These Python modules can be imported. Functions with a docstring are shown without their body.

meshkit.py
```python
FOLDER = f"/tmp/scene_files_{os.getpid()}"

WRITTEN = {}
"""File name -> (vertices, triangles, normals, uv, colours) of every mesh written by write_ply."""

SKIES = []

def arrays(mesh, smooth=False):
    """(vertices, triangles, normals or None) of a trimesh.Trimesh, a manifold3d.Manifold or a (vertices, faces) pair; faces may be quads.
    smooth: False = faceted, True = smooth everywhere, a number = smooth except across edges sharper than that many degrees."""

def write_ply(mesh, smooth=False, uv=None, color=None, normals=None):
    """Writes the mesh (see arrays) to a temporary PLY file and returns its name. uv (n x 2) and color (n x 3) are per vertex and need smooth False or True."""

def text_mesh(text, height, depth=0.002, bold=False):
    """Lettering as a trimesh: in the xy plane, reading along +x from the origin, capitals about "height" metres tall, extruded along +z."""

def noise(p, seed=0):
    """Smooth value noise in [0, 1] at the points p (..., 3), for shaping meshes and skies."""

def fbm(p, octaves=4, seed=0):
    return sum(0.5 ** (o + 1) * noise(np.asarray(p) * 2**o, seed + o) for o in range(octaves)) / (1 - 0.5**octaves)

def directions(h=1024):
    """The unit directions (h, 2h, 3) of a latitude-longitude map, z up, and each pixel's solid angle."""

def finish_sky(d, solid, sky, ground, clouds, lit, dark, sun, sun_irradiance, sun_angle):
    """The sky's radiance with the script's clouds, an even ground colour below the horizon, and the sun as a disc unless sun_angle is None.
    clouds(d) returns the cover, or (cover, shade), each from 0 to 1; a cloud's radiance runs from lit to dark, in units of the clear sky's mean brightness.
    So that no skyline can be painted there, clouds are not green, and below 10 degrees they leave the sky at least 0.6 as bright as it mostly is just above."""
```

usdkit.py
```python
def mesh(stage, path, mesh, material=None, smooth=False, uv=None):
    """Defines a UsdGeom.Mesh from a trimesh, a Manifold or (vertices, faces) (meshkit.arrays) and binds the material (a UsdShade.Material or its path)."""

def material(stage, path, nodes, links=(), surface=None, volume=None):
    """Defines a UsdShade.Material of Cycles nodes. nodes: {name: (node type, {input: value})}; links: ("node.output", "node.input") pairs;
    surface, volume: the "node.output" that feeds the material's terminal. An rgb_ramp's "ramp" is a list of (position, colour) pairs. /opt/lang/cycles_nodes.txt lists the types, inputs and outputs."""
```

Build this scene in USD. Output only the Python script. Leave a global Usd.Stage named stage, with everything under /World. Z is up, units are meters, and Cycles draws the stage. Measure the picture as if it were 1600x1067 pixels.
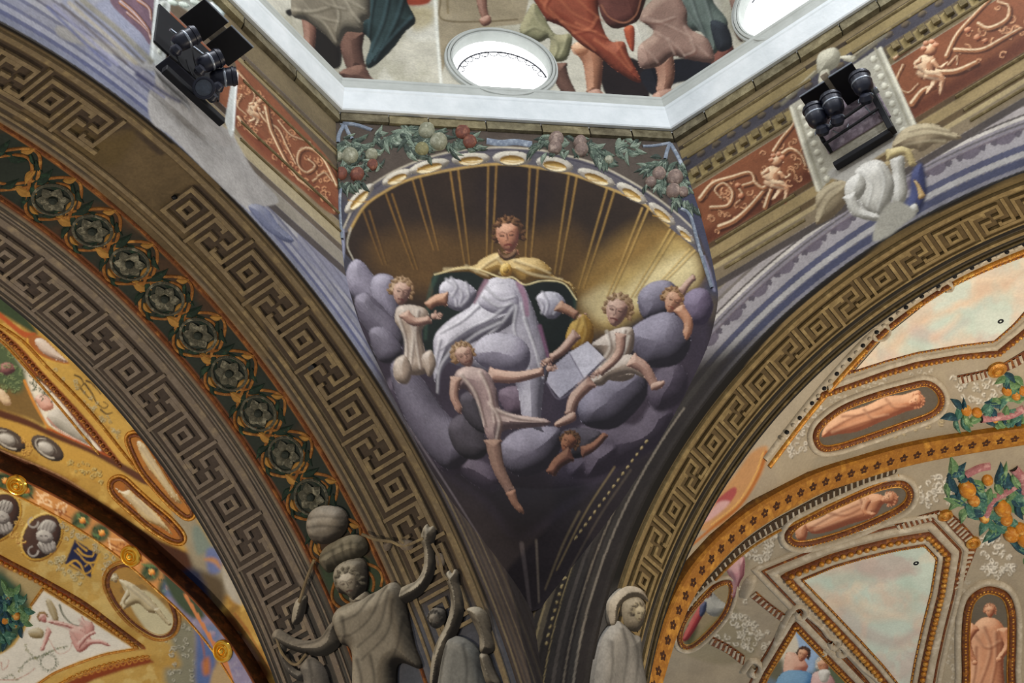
import math, random
import numpy as np, trimesh, shapely
from shapely.geometry import Polygon, LineString, Point, MultiPolygon
from shapely.ops import unary_union
from scipy.spatial import cKDTree, Delaunay
from scipy.interpolate import LinearNDInterpolator, NearestNDInterpolator
import usdkit, meshkit
from pxr import Usd, UsdGeom, UsdLux, UsdShade, Sdf, Gf, Vt

# ------------------------------------------------------------------ camera, sky, lamps, exposure
stage = Usd.Stage.CreateInMemory()
UsdGeom.SetStageUpAxis(stage, UsdGeom.Tokens.z); UsdGeom.SetStageMetersPerUnit(stage, 1.0)
UsdGeom.Xform.Define(stage, '/World'); UsdGeom.Scope.Define(stage, '/World/Looks')
EYE = np.array([0, 0, 1.6])                     # a visitor's eye; the building is written around it
FOC, PITCH, YAW, ROLL = 2319.832, 0.828951, 0.274914, -0.158912
_c, _s = math.cos, math.sin
FWD = np.array([_s(YAW)*_c(PITCH), _c(YAW)*_c(PITCH), _s(PITCH)])
_r = np.array([_c(YAW), -_s(YAW), 0]); _u = np.cross(_r, FWD)
RGT = _c(ROLL)*_r + _s(ROLL)*_u; UPV = -_s(ROLL)*_r + _c(ROLL)*_u
cam = UsdGeom.Camera.Define(stage, '/World/camera')
M = np.eye(4); M[0, :3], M[1, :3], M[2, :3], M[3, :3] = RGT, UPV, -FWD, EYE
cam.AddTransformOp().Set(Gf.Matrix4d(*M.ravel().tolist()))
cam.CreateHorizontalApertureAttr(36.0); cam.CreateVerticalApertureAttr(36.0*1067/1600)
cam.CreateFocalLengthAttr(FOC/1600*36); cam.CreateClippingRangeAttr(Gf.Vec2f(0.1, 300))
cam.CreateExposureAttr(0.0)
SKY = 0.125; DAY = 32.0; WARM_R = 1250.0; WARM_L = 1000.0
usdkit.material(stage, '/World/Looks/sky', {'b': ('background_shader', {'color': (0.93, 0.96, 1.0), 'strength': 1.0})}, surface='b.background')
dome = UsdLux.DomeLight.Define(stage, '/World/sky_light')
dome.CreateIntensityAttr(SKY); dome.CreateColorAttr(Gf.Vec3f(0.95, 0.97, 1.0))

def lamp(kind, name, at, intensity, color, radius, look=None):
    l = kind.Define(stage, '/World/'+name); l.CreateIntensityAttr(intensity); l.CreateColorAttr(Gf.Vec3f(*color)); l.CreateRadiusAttr(radius)
    at = np.asarray(at, float)
    if look is None: l.AddTranslateOp().Set(Gf.Vec3d(*at.tolist()))
    else:
        z_ = -(np.asarray(look, float)-at); z_ /= np.linalg.norm(z_); x_ = np.cross([0, 0, 1.], z_); x_ /= np.linalg.norm(x_); m = np.eye(4); m[0, :3], m[1, :3], m[2, :3], m[3, :3] = x_, np.cross(z_, x_), z_, at
        l.AddTransformOp().Set(Gf.Matrix4d(*m.ravel().tolist()))
MID = np.array([4.18, 6.34, 0]); FAR = np.array([4.3, 14.5, 18.5])
for k_, az in enumerate((-90, -135, -45, 180, 0)):       # daylight through the drum's other round windows, behind and beside the visitor
    a_ = math.radians(az); lamp(UsdLux.DiskLight, f'drum_window_light_{k_+1}', MID+np.array([6.6*math.cos(a_), 6.6*math.sin(a_), 23.6]), DAY, (.93, .96, 1.0), .9, FAR)
lamp(UsdLux.SphereLight, 'vault_lamp_right', (13.6, 12.2, 9.0), WARM_R, (1.0, .84, .62), .22)     # floodlights on the cornices of the side vaults
lamp(UsdLux.SphereLight, 'vault_lamp_left', (-7.2, 14.6, 9.2), WARM_L, (1.0, .84, .62), .22)
# ------------------------------------------------------------------ the crossing, measured
q = math.sqrt(.5)
nL = np.array([-q, q, 0]); tL = np.array([-q, -q, 0]); nR = np.array([q, q, 0]); tR = np.array([q, -q, 0])
C = np.array([4.175932, 6.343566, 0]); hL, hR = 6.944308, 7.061726
K = C + nL*hL + nR*hR
ARCH = {'L': dict(n=nL, t=tL, h=hL, R=6.888052, za=8.802983, off=.11944, ec=1.062603),
        'R': dict(n=nR, t=tR, h=hR, R=6.401434, za=9.293031, off=-.113394, ec=1.001599)}
sL, sR, zw = 3.925439, 4.072663, 20.405729
VL = K + tL*sL; VR = K + tR*sR
eM = (VR-VL)/np.linalg.norm(VR-VL); nM = np.array([-eM[1], eM[0], 0]); hM = float((VL-C)@nM)

def project(X):
    X = np.asarray(X, float); d = X@FWD
    return np.stack([800+FOC*(X@RGT)/d, 533.5-FOC*(X@UPV)/d], -1)
def rays(px):
    px = np.atleast_2d(np.asarray(px, float))
    d = FWD*FOC + RGT*(px[:, :1]-800) - UPV*(px[:, 1:]-533.5)
    return d/np.linalg.norm(d, axis=1, keepdims=True)

class Plane:
    def __init__(s, n, h): s.n, s.h = n, h
    def to3(s, px):
        d = rays(px); return d*((s.h+C@s.n)/(d@s.n))[:, None]
    def nrm(s, X): return np.repeat(-s.n[None], len(X), 0)
class Cyl:
    """The inside of an arch or barrel: radius R, axis along n."""
    def __init__(s, side, dR=0.0): s.__dict__.update(ARCH[side]); s.R = s.R+dR
    def at(s, a, w, h=0.0):
        a, w, h = np.broadcast_arrays(np.asarray(a, float), np.asarray(w, float), np.asarray(h, float)); R = s.R-h
        return C + s.n*(s.h+w)[..., None] - s.t*(R*np.cos(a)-s.off)[..., None] + np.array([0, 0, 1.])*(s.za+R*s.ec*np.sin(a))[..., None]
    def to3(s, px):
        d = rays(px); u0 = s.off+C@s.t; du = -(d@s.t); v0 = -s.za/s.ec; dv = d[:, 2]/s.ec
        a = du*du+dv*dv; b = 2*(u0*du+v0*dv); c = u0*u0+v0*v0-s.R**2
        return d*((-b+np.sqrt(np.maximum(b*b-4*a*c, 0)))/(2*a))[:, None]
    def aw(s, px):
        X = s.to3(px); return np.stack([np.arctan2((X[:, 2]-s.za)/s.ec, s.off-(X-C)@s.t), (X-C)@s.n-s.h], -1)
    def nrm(s, X):
        u = s.off-(X-C)@s.t; v = (X[:, 2]-s.za)/s.ec**2
        N = s.t*u[:, None]-np.array([0, 0, 1.])*v[:, None]
        return N/np.linalg.norm(N, axis=1, keepdims=True)
class Web:
    """The vault web beyond a groin: straight along t, its profile the groin's (w, z)."""
    def __init__(s, side, groin_px, cyl):
        s.__dict__.update(ARCH[side]); X = cyl.to3(groin_px)
        w = (X-C)@s.n-s.h; z = X[:, 2]; i = np.argsort(w); w, z = np.maximum.accumulate(w[i]+np.arange(len(i))*1e-4), np.maximum.accumulate(z[i])
        wc = w[-1]+.9; m = 2*wc-w[::-1]; top = z[-1]+.10
        s.w = np.r_[w[0]-.05, w, wc, m, m[-1]+.05]; s.z = np.r_[z[0]-5, z, top, z[::-1], z[0]-5]
        k = np.linspace(0, 1, 260); from scipy.interpolate import PchipInterpolator
        ww = s.w[0]+(s.w[-1]-s.w[0])*k; s.z = PchipInterpolator(s.w, s.z)(ww); s.w = ww
        s.z = np.convolve(np.pad(s.z, 6, 'edge'), np.ones(13)/13, 'valid')
    def to3(s, px):
        d = rays(px); dn = d@s.n; w0 = -(C@s.n)-s.h; out = np.full((len(d), 3), np.nan); best = np.full(len(d), -1.)
        for i in range(len(s.w)-1):
            g = (s.z[i+1]-s.z[i])/(s.w[i+1]-s.w[i])
            k = (s.z[i]-g*s.w[i]+g*w0)/(d[:, 2]-g*dn); w = w0+k*dn
            ok = (k > 0) & (w >= s.w[i]-1e-6) & (w <= s.w[i+1]+1e-6) & (k > best)
            best[ok] = k[ok]
        return d*best[:, None]
    def nrm(s, X):
        w = (X-C)@s.n-s.h; g = np.interp(w, (s.w[1:]+s.w[:-1])/2, np.diff(s.z)/np.diff(s.w))
        N = s.n*g[:, None]-np.array([0, 0, 1.]); return N/np.linalg.norm(N, axis=1, keepdims=True)
class Grid:
    """A surface given as a grid of points; looked up by linear interpolation."""
    def __init__(s, P):
        s.P = P; du = np.gradient(P, axis=0); dv = np.gradient(P, axis=1); N = np.cross(du, dv); N /= np.linalg.norm(N, axis=2, keepdims=True)
        N *= np.where((N*P).sum(2) > 0, -1, 1)[..., None]; s.N = N
        pts = project(P.reshape(-1, 3)); s.f = LinearNDInterpolator(pts, np.hstack([P.reshape(-1, 3), N.reshape(-1, 3)])); s.g = NearestNDInterpolator(pts, P.reshape(-1, 3)); s.kd = cKDTree(P.reshape(-1, 3))
    def to3(s, px):
        X = s.f(np.atleast_2d(px))[:, :3]; b = np.isnan(X[:, 0])
        if b.any(): X[b] = s.g(np.atleast_2d(px)[b])
        return X
    def nrm(s, X): return s.N.reshape(-1, 3)[s.kd.query(X)[1]]

# ------------------------------------------------------------------ writing prims
used = {}
def fresh(parent, base):
    k = used.get((parent, base), 0); used[(parent, base)] = k+1
    return f'{parent}/{base}' if k == 0 else f'{parent}/{base}_{k:03d}'
def tag(path, label=None, cat=None, group=None, kind=None):
    p = stage.GetPrimAtPath(path)
    for key, val in (('label', label), ('category', cat), ('group', group), ('kind', kind)):
        if val: p.SetCustomDataByKey(key, val)
    return path
def thing(base, label=None, cat=None, group=None, kind=None, at=None, parent='/World', rot=None):
    path = fresh(parent, base); x = UsdGeom.Xform.Define(stage, path)
    if rot is not None:
        m = np.eye(4); m[:3, :3] = rot; m[3, :3] = np.asarray(at)+EYE; x.AddTransformOp().Set(Gf.Matrix4d(*m.ravel().tolist()))
    elif at is not None: x.AddTranslateOp().Set(Gf.Vec3d(*(np.asarray(at)+EYE)))
    return tag(path, label, cat, group, kind)
def obj(base, mesh, mat, parent='/World', label=None, cat=None, group=None, kind=None, smooth=35, col=None, local=False, off=None):
    v, f, n = meshkit.arrays(mesh, smooth if col is None else True)
    if not local: v = v+EYE if off is None else v-off
    path = fresh(parent, base); m = UsdGeom.Mesh.Define(stage, path)
    m.CreatePointsAttr(Vt.Vec3fArray.FromNumpy(v.astype(np.float32))); m.CreateFaceVertexCountsAttr(Vt.IntArray.FromNumpy(np.full(len(f), 3, np.int32)))
    m.CreateFaceVertexIndicesAttr(Vt.IntArray.FromNumpy(f.astype(np.int32).ravel())); m.CreateSubdivisionSchemeAttr('none')
    if n is not None: m.CreateNormalsAttr(Vt.Vec3fArray.FromNumpy(n.astype(np.float32))); m.SetNormalsInterpolation('vertex')
    if col is not None: UsdGeom.PrimvarsAPI(m).CreatePrimvar('paint', Sdf.ValueTypeNames.Color3fArray, 'vertex').Set(Vt.Vec3fArray.FromNumpy(col.astype(np.float32)))
    UsdShade.MaterialBindingAPI.Apply(m.GetPrim()).Bind(UsdShade.Material.Get(stage, mat))
    return tag(path, label, cat, group, kind)

# ------------------------------------------------------------------ materials
def lin(c):
    if isinstance(c, str): c = [int(c[i:i+2], 16) for i in (0, 2, 4)] if len(c) == 6 else [int(x*2, 16) for x in c]
    c = np.asarray(c, float)/255; return np.where(c < .04045, c/12.92, ((c+.055)/1.055)**2.4)
def mat(name, c1, c2=None, scale=3.0, rough=.75, metal=0., bump=.15, spec=.25, c3=None, detail=6):
    c1 = lin(c1); c2 = lin(c2) if c2 is not None else c1*.7; r = [(0.3, c1), (0.7, c2)] if c3 is None else [(.28, c1), (.5, c2), (.72, lin(c3))]
    usdkit.material(stage, f'/World/Looks/{name}', {
        'g': ('geometry', {}), 'n': ('noise_texture', {'scale': scale, 'detail': detail, 'roughness': .65}), 'r': ('rgb_ramp', {'ramp': r}),
        'n2': ('noise_texture', {'scale': scale*9, 'detail': 3}), 'b': ('bump', {'strength': bump, 'distance': .03}),
        'p': ('principled_bsdf', {'roughness': rough, 'metallic': metal, 'specular_ior_level': spec})},
        [('g.position', 'n.vector'), ('g.position', 'n2.vector'), ('n.fac', 'r.fac'), ('r.color', 'p.base_color'), ('n2.fac', 'b.height'), ('b.normal', 'p.normal')], surface='p.BSDF')
    return f'/World/Looks/{name}'
def paint_mat(name, rough=.7, wear=.22):
    """Paint on plaster: the pigment laid on the wall (a primvar), broken by plaster grain and patchy fading."""
    usdkit.material(stage, f'/World/Looks/{name}', {
        'a': ('attribute', {'attribute': 'paint'}), 'g': ('geometry', {}),
        'n': ('noise_texture', {'scale': 1.6, 'detail': 8, 'roughness': .7}), 'm': ('map_range', {'from_min': .3, 'from_max': .7, 'to_min': 1-wear, 'to_max': 1+wear}),
        'n2': ('noise_texture', {'scale': 26, 'detail': 4}), 'm2': ('map_range', {'from_min': .3, 'from_max': .7, 'to_min': 1-wear*.55, 'to_max': 1+wear*.55}),
        'mm': ('math', {'math_type': 'multiply'}), 'x': ('mix_color', {'blend_type': 'multiply', 'fac': 1.0, 'use_clamp': False}),
        'b': ('bump', {'strength': .12, 'distance': .02}), 'p': ('principled_bsdf', {'roughness': rough, 'specular_ior_level': .2})},
        [('g.position', 'n.vector'), ('g.position', 'n2.vector'), ('n.fac', 'm.value'), ('n2.fac', 'm2.value'), ('m.result', 'mm.value1'), ('m2.result', 'mm.value2'),
         ('a.color', 'x.a'), ('mm.value', 'x.b'), ('x.result', 'p.base_color'), ('n2.fac', 'b.height'), ('b.normal', 'p.normal')], surface='p.BSDF')
    return f'/World/Looks/{name}'
def plain(name, nodes, surf): usdkit.material(stage, f'/World/Looks/{name}', nodes, surface=surf); return f'/World/Looks/{name}'
FRESCO = paint_mat('fresco_paint'); VAULT = paint_mat('vault_paint', .55, .12)
M_WHITE = mat('white_plaster', 'dfe3e4', 'c9cfd0', 2.0, .7)
M_GREYP = mat('grey_plaster', 'b9bcb6', 'a5a8a2', 2.0, .7)
M_STONE = [mat(f'aged_stone_{i}', a, b, 5, .85, bump=.4, c3=c) for i, (a, b, c) in enumerate((('8d8468', '6f6750', '504833'), ('9a8f6e', '7a7054', '5a513a'), ('857c63', '655d49', '453e2d')))]
M_DARKB = mat('dark_key_ground', '4b3e30', '3a3026', 6, .85, c3='574632')
M_RIDGE = mat('key_ridge', '857458', '6c5c44', 5, .8, c3='917d58')
M_RIDGE_G = mat('grey_key_ridge', '7a6d60', '665a4e', 5, .8, c3='86765f')
M_GROUND_R = mat('tan_key_ground', '5d4e33', '45391f', 7, .85, c3='72603d')
M_RIDGE_R = mat('tan_key_ridge', '8d7852', '75623f', 5, .8, c3='9c875c')
M_GOLD = mat('gilding', 'd59a33', 'a86a1c', 8, .38, .35, .3, .5, c3='e7b95a')
M_GOLD_D = mat('dark_gilding', '8a4a17', '5f2f10', 9, .5, .1, .3, .4, c3='b06c22')
M_BRASS = mat('polished_brass', 'f0c455', 'd9a033', 6, .2, .9, .05, .6)
M_GREYM = mat('grey_moulding', 'c6baa4', 'aa9d87', 4, .6, c3='d6cbb7')
M_BLACK = mat('black_metal', '0e0e13', '08080c', 10, .6, .0, .05, .3)
M_BLUEB = mat('black_lamp_housing', '1b1e2e', '11131f', 10, .38, .2, .05, .5)
M_STEEL = mat('grey_steel', '9aa0a8', '7b818a', 10, .35, .7, .05, .5)
M_LENS = mat('lamp_lens', '20242c', '3c4552', 10, .08, .3, .0, .8)
M_IRON = mat('wrought_iron', '4a4a50', '2c2c30', 10, .6, .3, .1, .4)
M_PANE = plain('bright_window', {'e': ('emission', {'color': (.95, .98, 1.0), 'strength': 2.6})}, 'e.emission')

# ------------------------------------------------------------------ mesh helpers
def quads(nu, nv, wrap=False):
    i, j = np.meshgrid(np.arange(nu-1), np.arange(nv if wrap else nv-1), indexing='ij'); k = (j+1) % nv
    return np.stack([i*nv+j, i*nv+k, (i+1)*nv+k, (i+1)*nv+j], -1).reshape(-1, 4)
def tri(qf): return np.vstack([qf[:, [0, 1, 2]], qf[:, [0, 2, 3]]])
def fix(v, f):
    """Turns the faces towards the eye (open sheets seen from one side)."""
    n = np.cross(v[f[:, 1]]-v[f[:, 0]], v[f[:, 2]]-v[f[:, 0]]); c = v[f].mean(1)
    b = (n*c).sum(1) > 0; f = f.copy(); f[b] = f[b][:, [0, 2, 1]]; return v, f
def spline(pts, closed=True, step=2.0):
    """Catmull-Rom through the points, resampled evenly."""
    P = np.asarray(pts, float); n = len(P)
    if closed: Q = np.vstack([P[-1], P, P[:2]])
    else: Q = np.vstack([2*P[0]-P[1], P, 2*P[-1]-P[-2]])
    out = []; t = np.linspace(0, 1, 12, endpoint=False)[:, None]
    for i in range(1, len(Q)-2):
        a, b, c, d = Q[i-1:i+3]; out.append(.5*((2*b)+(c-a)*t+(2*a-5*b+4*c-d)*t*t+(3*b-a-3*c+d)*t**3))
    L = np.vstack(out+([] if closed else [P[-1:]]))
    return resample(L, step, closed)
def resample(L, step, closed=False):
    L = np.asarray(L, float)
    if closed: L = np.vstack([L, L[:1]])
    s = np.r_[0, np.cumsum(np.linalg.norm(np.diff(L, axis=0), axis=1))]; n = max(int(s[-1]/step), 3)
    t = np.linspace(0, s[-1], n, endpoint=not closed)
    return np.stack([np.interp(t, s, L[:, k]) for k in range(L.shape[1])], 1)
def P2(text, o=(0, 0), k=1.0):
    return np.array([[float(y) for y in x.split(',')] for x in text.split()])*k+np.array(o, float)
def sheet2d(poly, step):
    """Even triangulation of a 2-D region (clean outline)."""
    poly = poly.buffer(0); pts = []
    for g in getattr(poly, 'geoms', [poly]):
        for r in (g.exterior, *g.interiors): pts.append(resample(np.array(r.coords)[:-1], step, True))
    b = np.vstack(pts); x0, y0, x1, y1 = poly.bounds
    X, Y = np.meshgrid(np.arange(x0, x1, step), np.arange(y0, y1, step*.866)); X = X+(np.arange(len(X))[:, None] % 2)*step*.5
    G = np.stack([X.ravel(), Y.ravel()], 1); G = G[shapely.contains_xy(poly, G[:, 0], G[:, 1])]
    if len(G): G = G[cKDTree(b).query(G)[0] > step*.55]
    V = np.vstack([b, G]); V = V+np.random.default_rng(1).normal(0, 1e-5, V.shape); F = Delaunay(V).simplices; c = V[F].mean(1)
    F = F[shapely.contains_xy(poly.buffer(1e-6*step), c[:, 0], c[:, 1])]
    return V, F, len(b)
def sweep(P, N, prof, closed=False):
    """A moulding: profile [(across, height)] carried along the 3-D path P with surface normals N."""
    P = np.asarray(P, float); T = np.gradient(P, axis=0) if not closed else np.roll(P, -1, 0)-np.roll(P, 1, 0)
    T /= np.linalg.norm(T, axis=1, keepdims=True)+1e-12; A = np.cross(T, N); A /= np.linalg.norm(A, axis=1, keepdims=True)+1e-12
    pr = np.asarray(prof, float); V = P[:, None]+A[:, None]*pr[None, :, :1]+N[:, None]*pr[None, :, 1:]
    n, m = len(P), len(pr)
    if closed: V = np.concatenate([V, V[:1]]); n += 1
    return fix(V.reshape(-1, 3), tri(quads(n, m)))
def half_round(w, h, n=6, lift=0.0):
    a = np.linspace(0, np.pi, n); return [(-w/2*np.cos(x), lift+h*np.sin(x)) for x in a]
def tube(P, r, sides=8, caps=True):
    P = np.asarray(P, float); T = np.gradient(P, axis=0); T /= np.linalg.norm(T, axis=1, keepdims=True)+1e-12
    ref = np.array([0, 0, 1.]) if abs(T[0] @ [0, 0, 1]) < .9 else np.array([1., 0, 0]); r = np.broadcast_to(r, (len(P),))
    A = np.cross(T, ref); A /= np.linalg.norm(A, axis=1, keepdims=True)+1e-12; B = np.cross(T, A); g = np.arange(sides)*2*np.pi/sides
    V = P[:, None]+r[:, None, None]*(np.cos(g)[None, :, None]*A[:, None]+np.sin(g)[None, :, None]*B[:, None]); n = len(P)
    F = tri(quads(n, sides, True)); V = V.reshape(-1, 3)
    if caps:
        V = np.vstack([V, P[0], P[-1]]); k = np.arange(sides); kk = (k+1) % sides
        F = np.vstack([F, np.stack([np.full(sides, n*sides), kk, k], 1), np.stack([np.full(sides, n*sides+1), (n-1)*sides+k, (n-1)*sides+kk], 1)])
    m = trimesh.Trimesh(V, F, process=False); trimesh.repair.fix_normals(m); return m
def lathe(prof, c, axis, sides=24, elong=None):
    """Turned profile [(radius, height)] about AXIS at C."""
    axis = np.asarray(axis, float); axis /= np.linalg.norm(axis); a = np.cross(axis, [0, 0, 1.] if abs(axis[2]) < .9 else [1., 0, 0]); a /= np.linalg.norm(a); b = np.cross(axis, a)
    g = np.arange(sides)*2*np.pi/sides; pr = np.asarray(prof, float)
    V = np.asarray(c)+pr[:, None, :1]*(np.cos(g)[None, :, None]*a+np.sin(g)[None, :, None]*b)+pr[:, None, 1:]*axis
    m = trimesh.Trimesh(V.reshape(-1, 3), tri(quads(len(pr), sides, True)), process=False); m.update_faces(m.nondegenerate_faces()); 
    return m
def boxm(size, T=None, bevel=0.0):
    s = np.asarray(size, float)/2
    if bevel:
        import manifold3d as m3
        pts = [np.array([x, y, z])*(s-bevel)+np.array(d)*bevel for x in (-1, 1) for y in (-1, 1) for z in (-1, 1) for d in ((x, 0, 0), (0, y, 0), (0, 0, z))]
        m = trimesh.convex.convex_hull(np.array(pts))
    else: m = trimesh.creation.box(extents=2*s)
    if T is not None: m.apply_transform(T)
    return m
def join(ms): return trimesh.util.concatenate([m if isinstance(m, trimesh.Trimesh) else trimesh.Trimesh(*m, process=False) for m in ms])
def frame(x, y, z, o=(0, 0, 0)):
    T = np.eye(4); T[:3, 0], T[:3, 1], T[:3, 2], T[:3, 3] = x, y, z, o; return T
def raised(surf, poly, step, height, round_=None, lift=0.004, px=True):
    """Low relief: the outline (picture-traced, on the surface) raised by a rounded height in metres; returns (vertices, faces, 2-D points)."""
    V, F, nb = sheet2d(poly, step); d = np.zeros(len(V)); bd = poly.boundary
    d[nb:] = shapely.distance(bd, shapely.points(V[nb:])) if len(V) > nb else 0
    r = round_ or max(d.max(), 1e-6); k = np.clip(d/r, 0, 1); hh = height*np.sin(np.pi/2*k)+lift
    X = surf.to3(V); N = surf.nrm(X); T_, F = fix(X+N*hh[:, None], F)
    e = np.sort(np.vstack([F[:, [0, 1]], F[:, [1, 2]], F[:, [2, 0]]]), 1); u, cnt = np.unique(e, axis=0, return_counts=True); e = u[cnt == 1]   # the rim, taken straight down to the wall
    n = len(T_); low = X-N*.02; A = np.concatenate([T_, T_[e[:, 0]], T_[e[:, 1]], low[e[:, 0]], low[e[:, 1]]]); m = len(e); i = n+np.arange(m); S = np.vstack([np.stack([i, i+m, i+2*m], 1), np.stack([i+m, i+3*m, i+2*m], 1)])
    A, S = fix(A, S); return A, np.vstack([F, S]), np.concatenate([V, V[e[:, 0]], V[e[:, 1]], V[e[:, 0]], V[e[:, 1]]])

# ------------------------------------------------------------------ the painter: pigment worked out point by point on a wall's own vertices
def curls(P, polyg, n, size, dk, lt, seed, w=2.0):
    """Painted leaf curls scattered over a region: a dark stroke with a light one laid beside it."""
    r = random.Random(seed); P.at(0, 0, 1); x0, y0, x1, y1 = polyg.bounds; t = np.linspace(0, 1, 9); m = 0
    for _ in range(n*6):
        x, y = r.uniform(x0, x1), r.uniform(y0, y1)
        if not polyg.contains(Point(x, y)): continue
        a = r.uniform(0, 6.28); sg = r.choice((-1, 1)); s = size*r.uniform(.7, 1.3); q_ = np.stack([x+s*(1-t*.75)*np.cos(a+sg*t*5), y+s*(1-t*.75)*np.sin(a+sg*t*5)], 1)
        P.line(q_+[.8, 1.0], dk, w*1.3, w*.7, .9, alpha=.85); P.line(q_, lt, w, w*.5, .8); m += 1
        if m >= n: break
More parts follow.
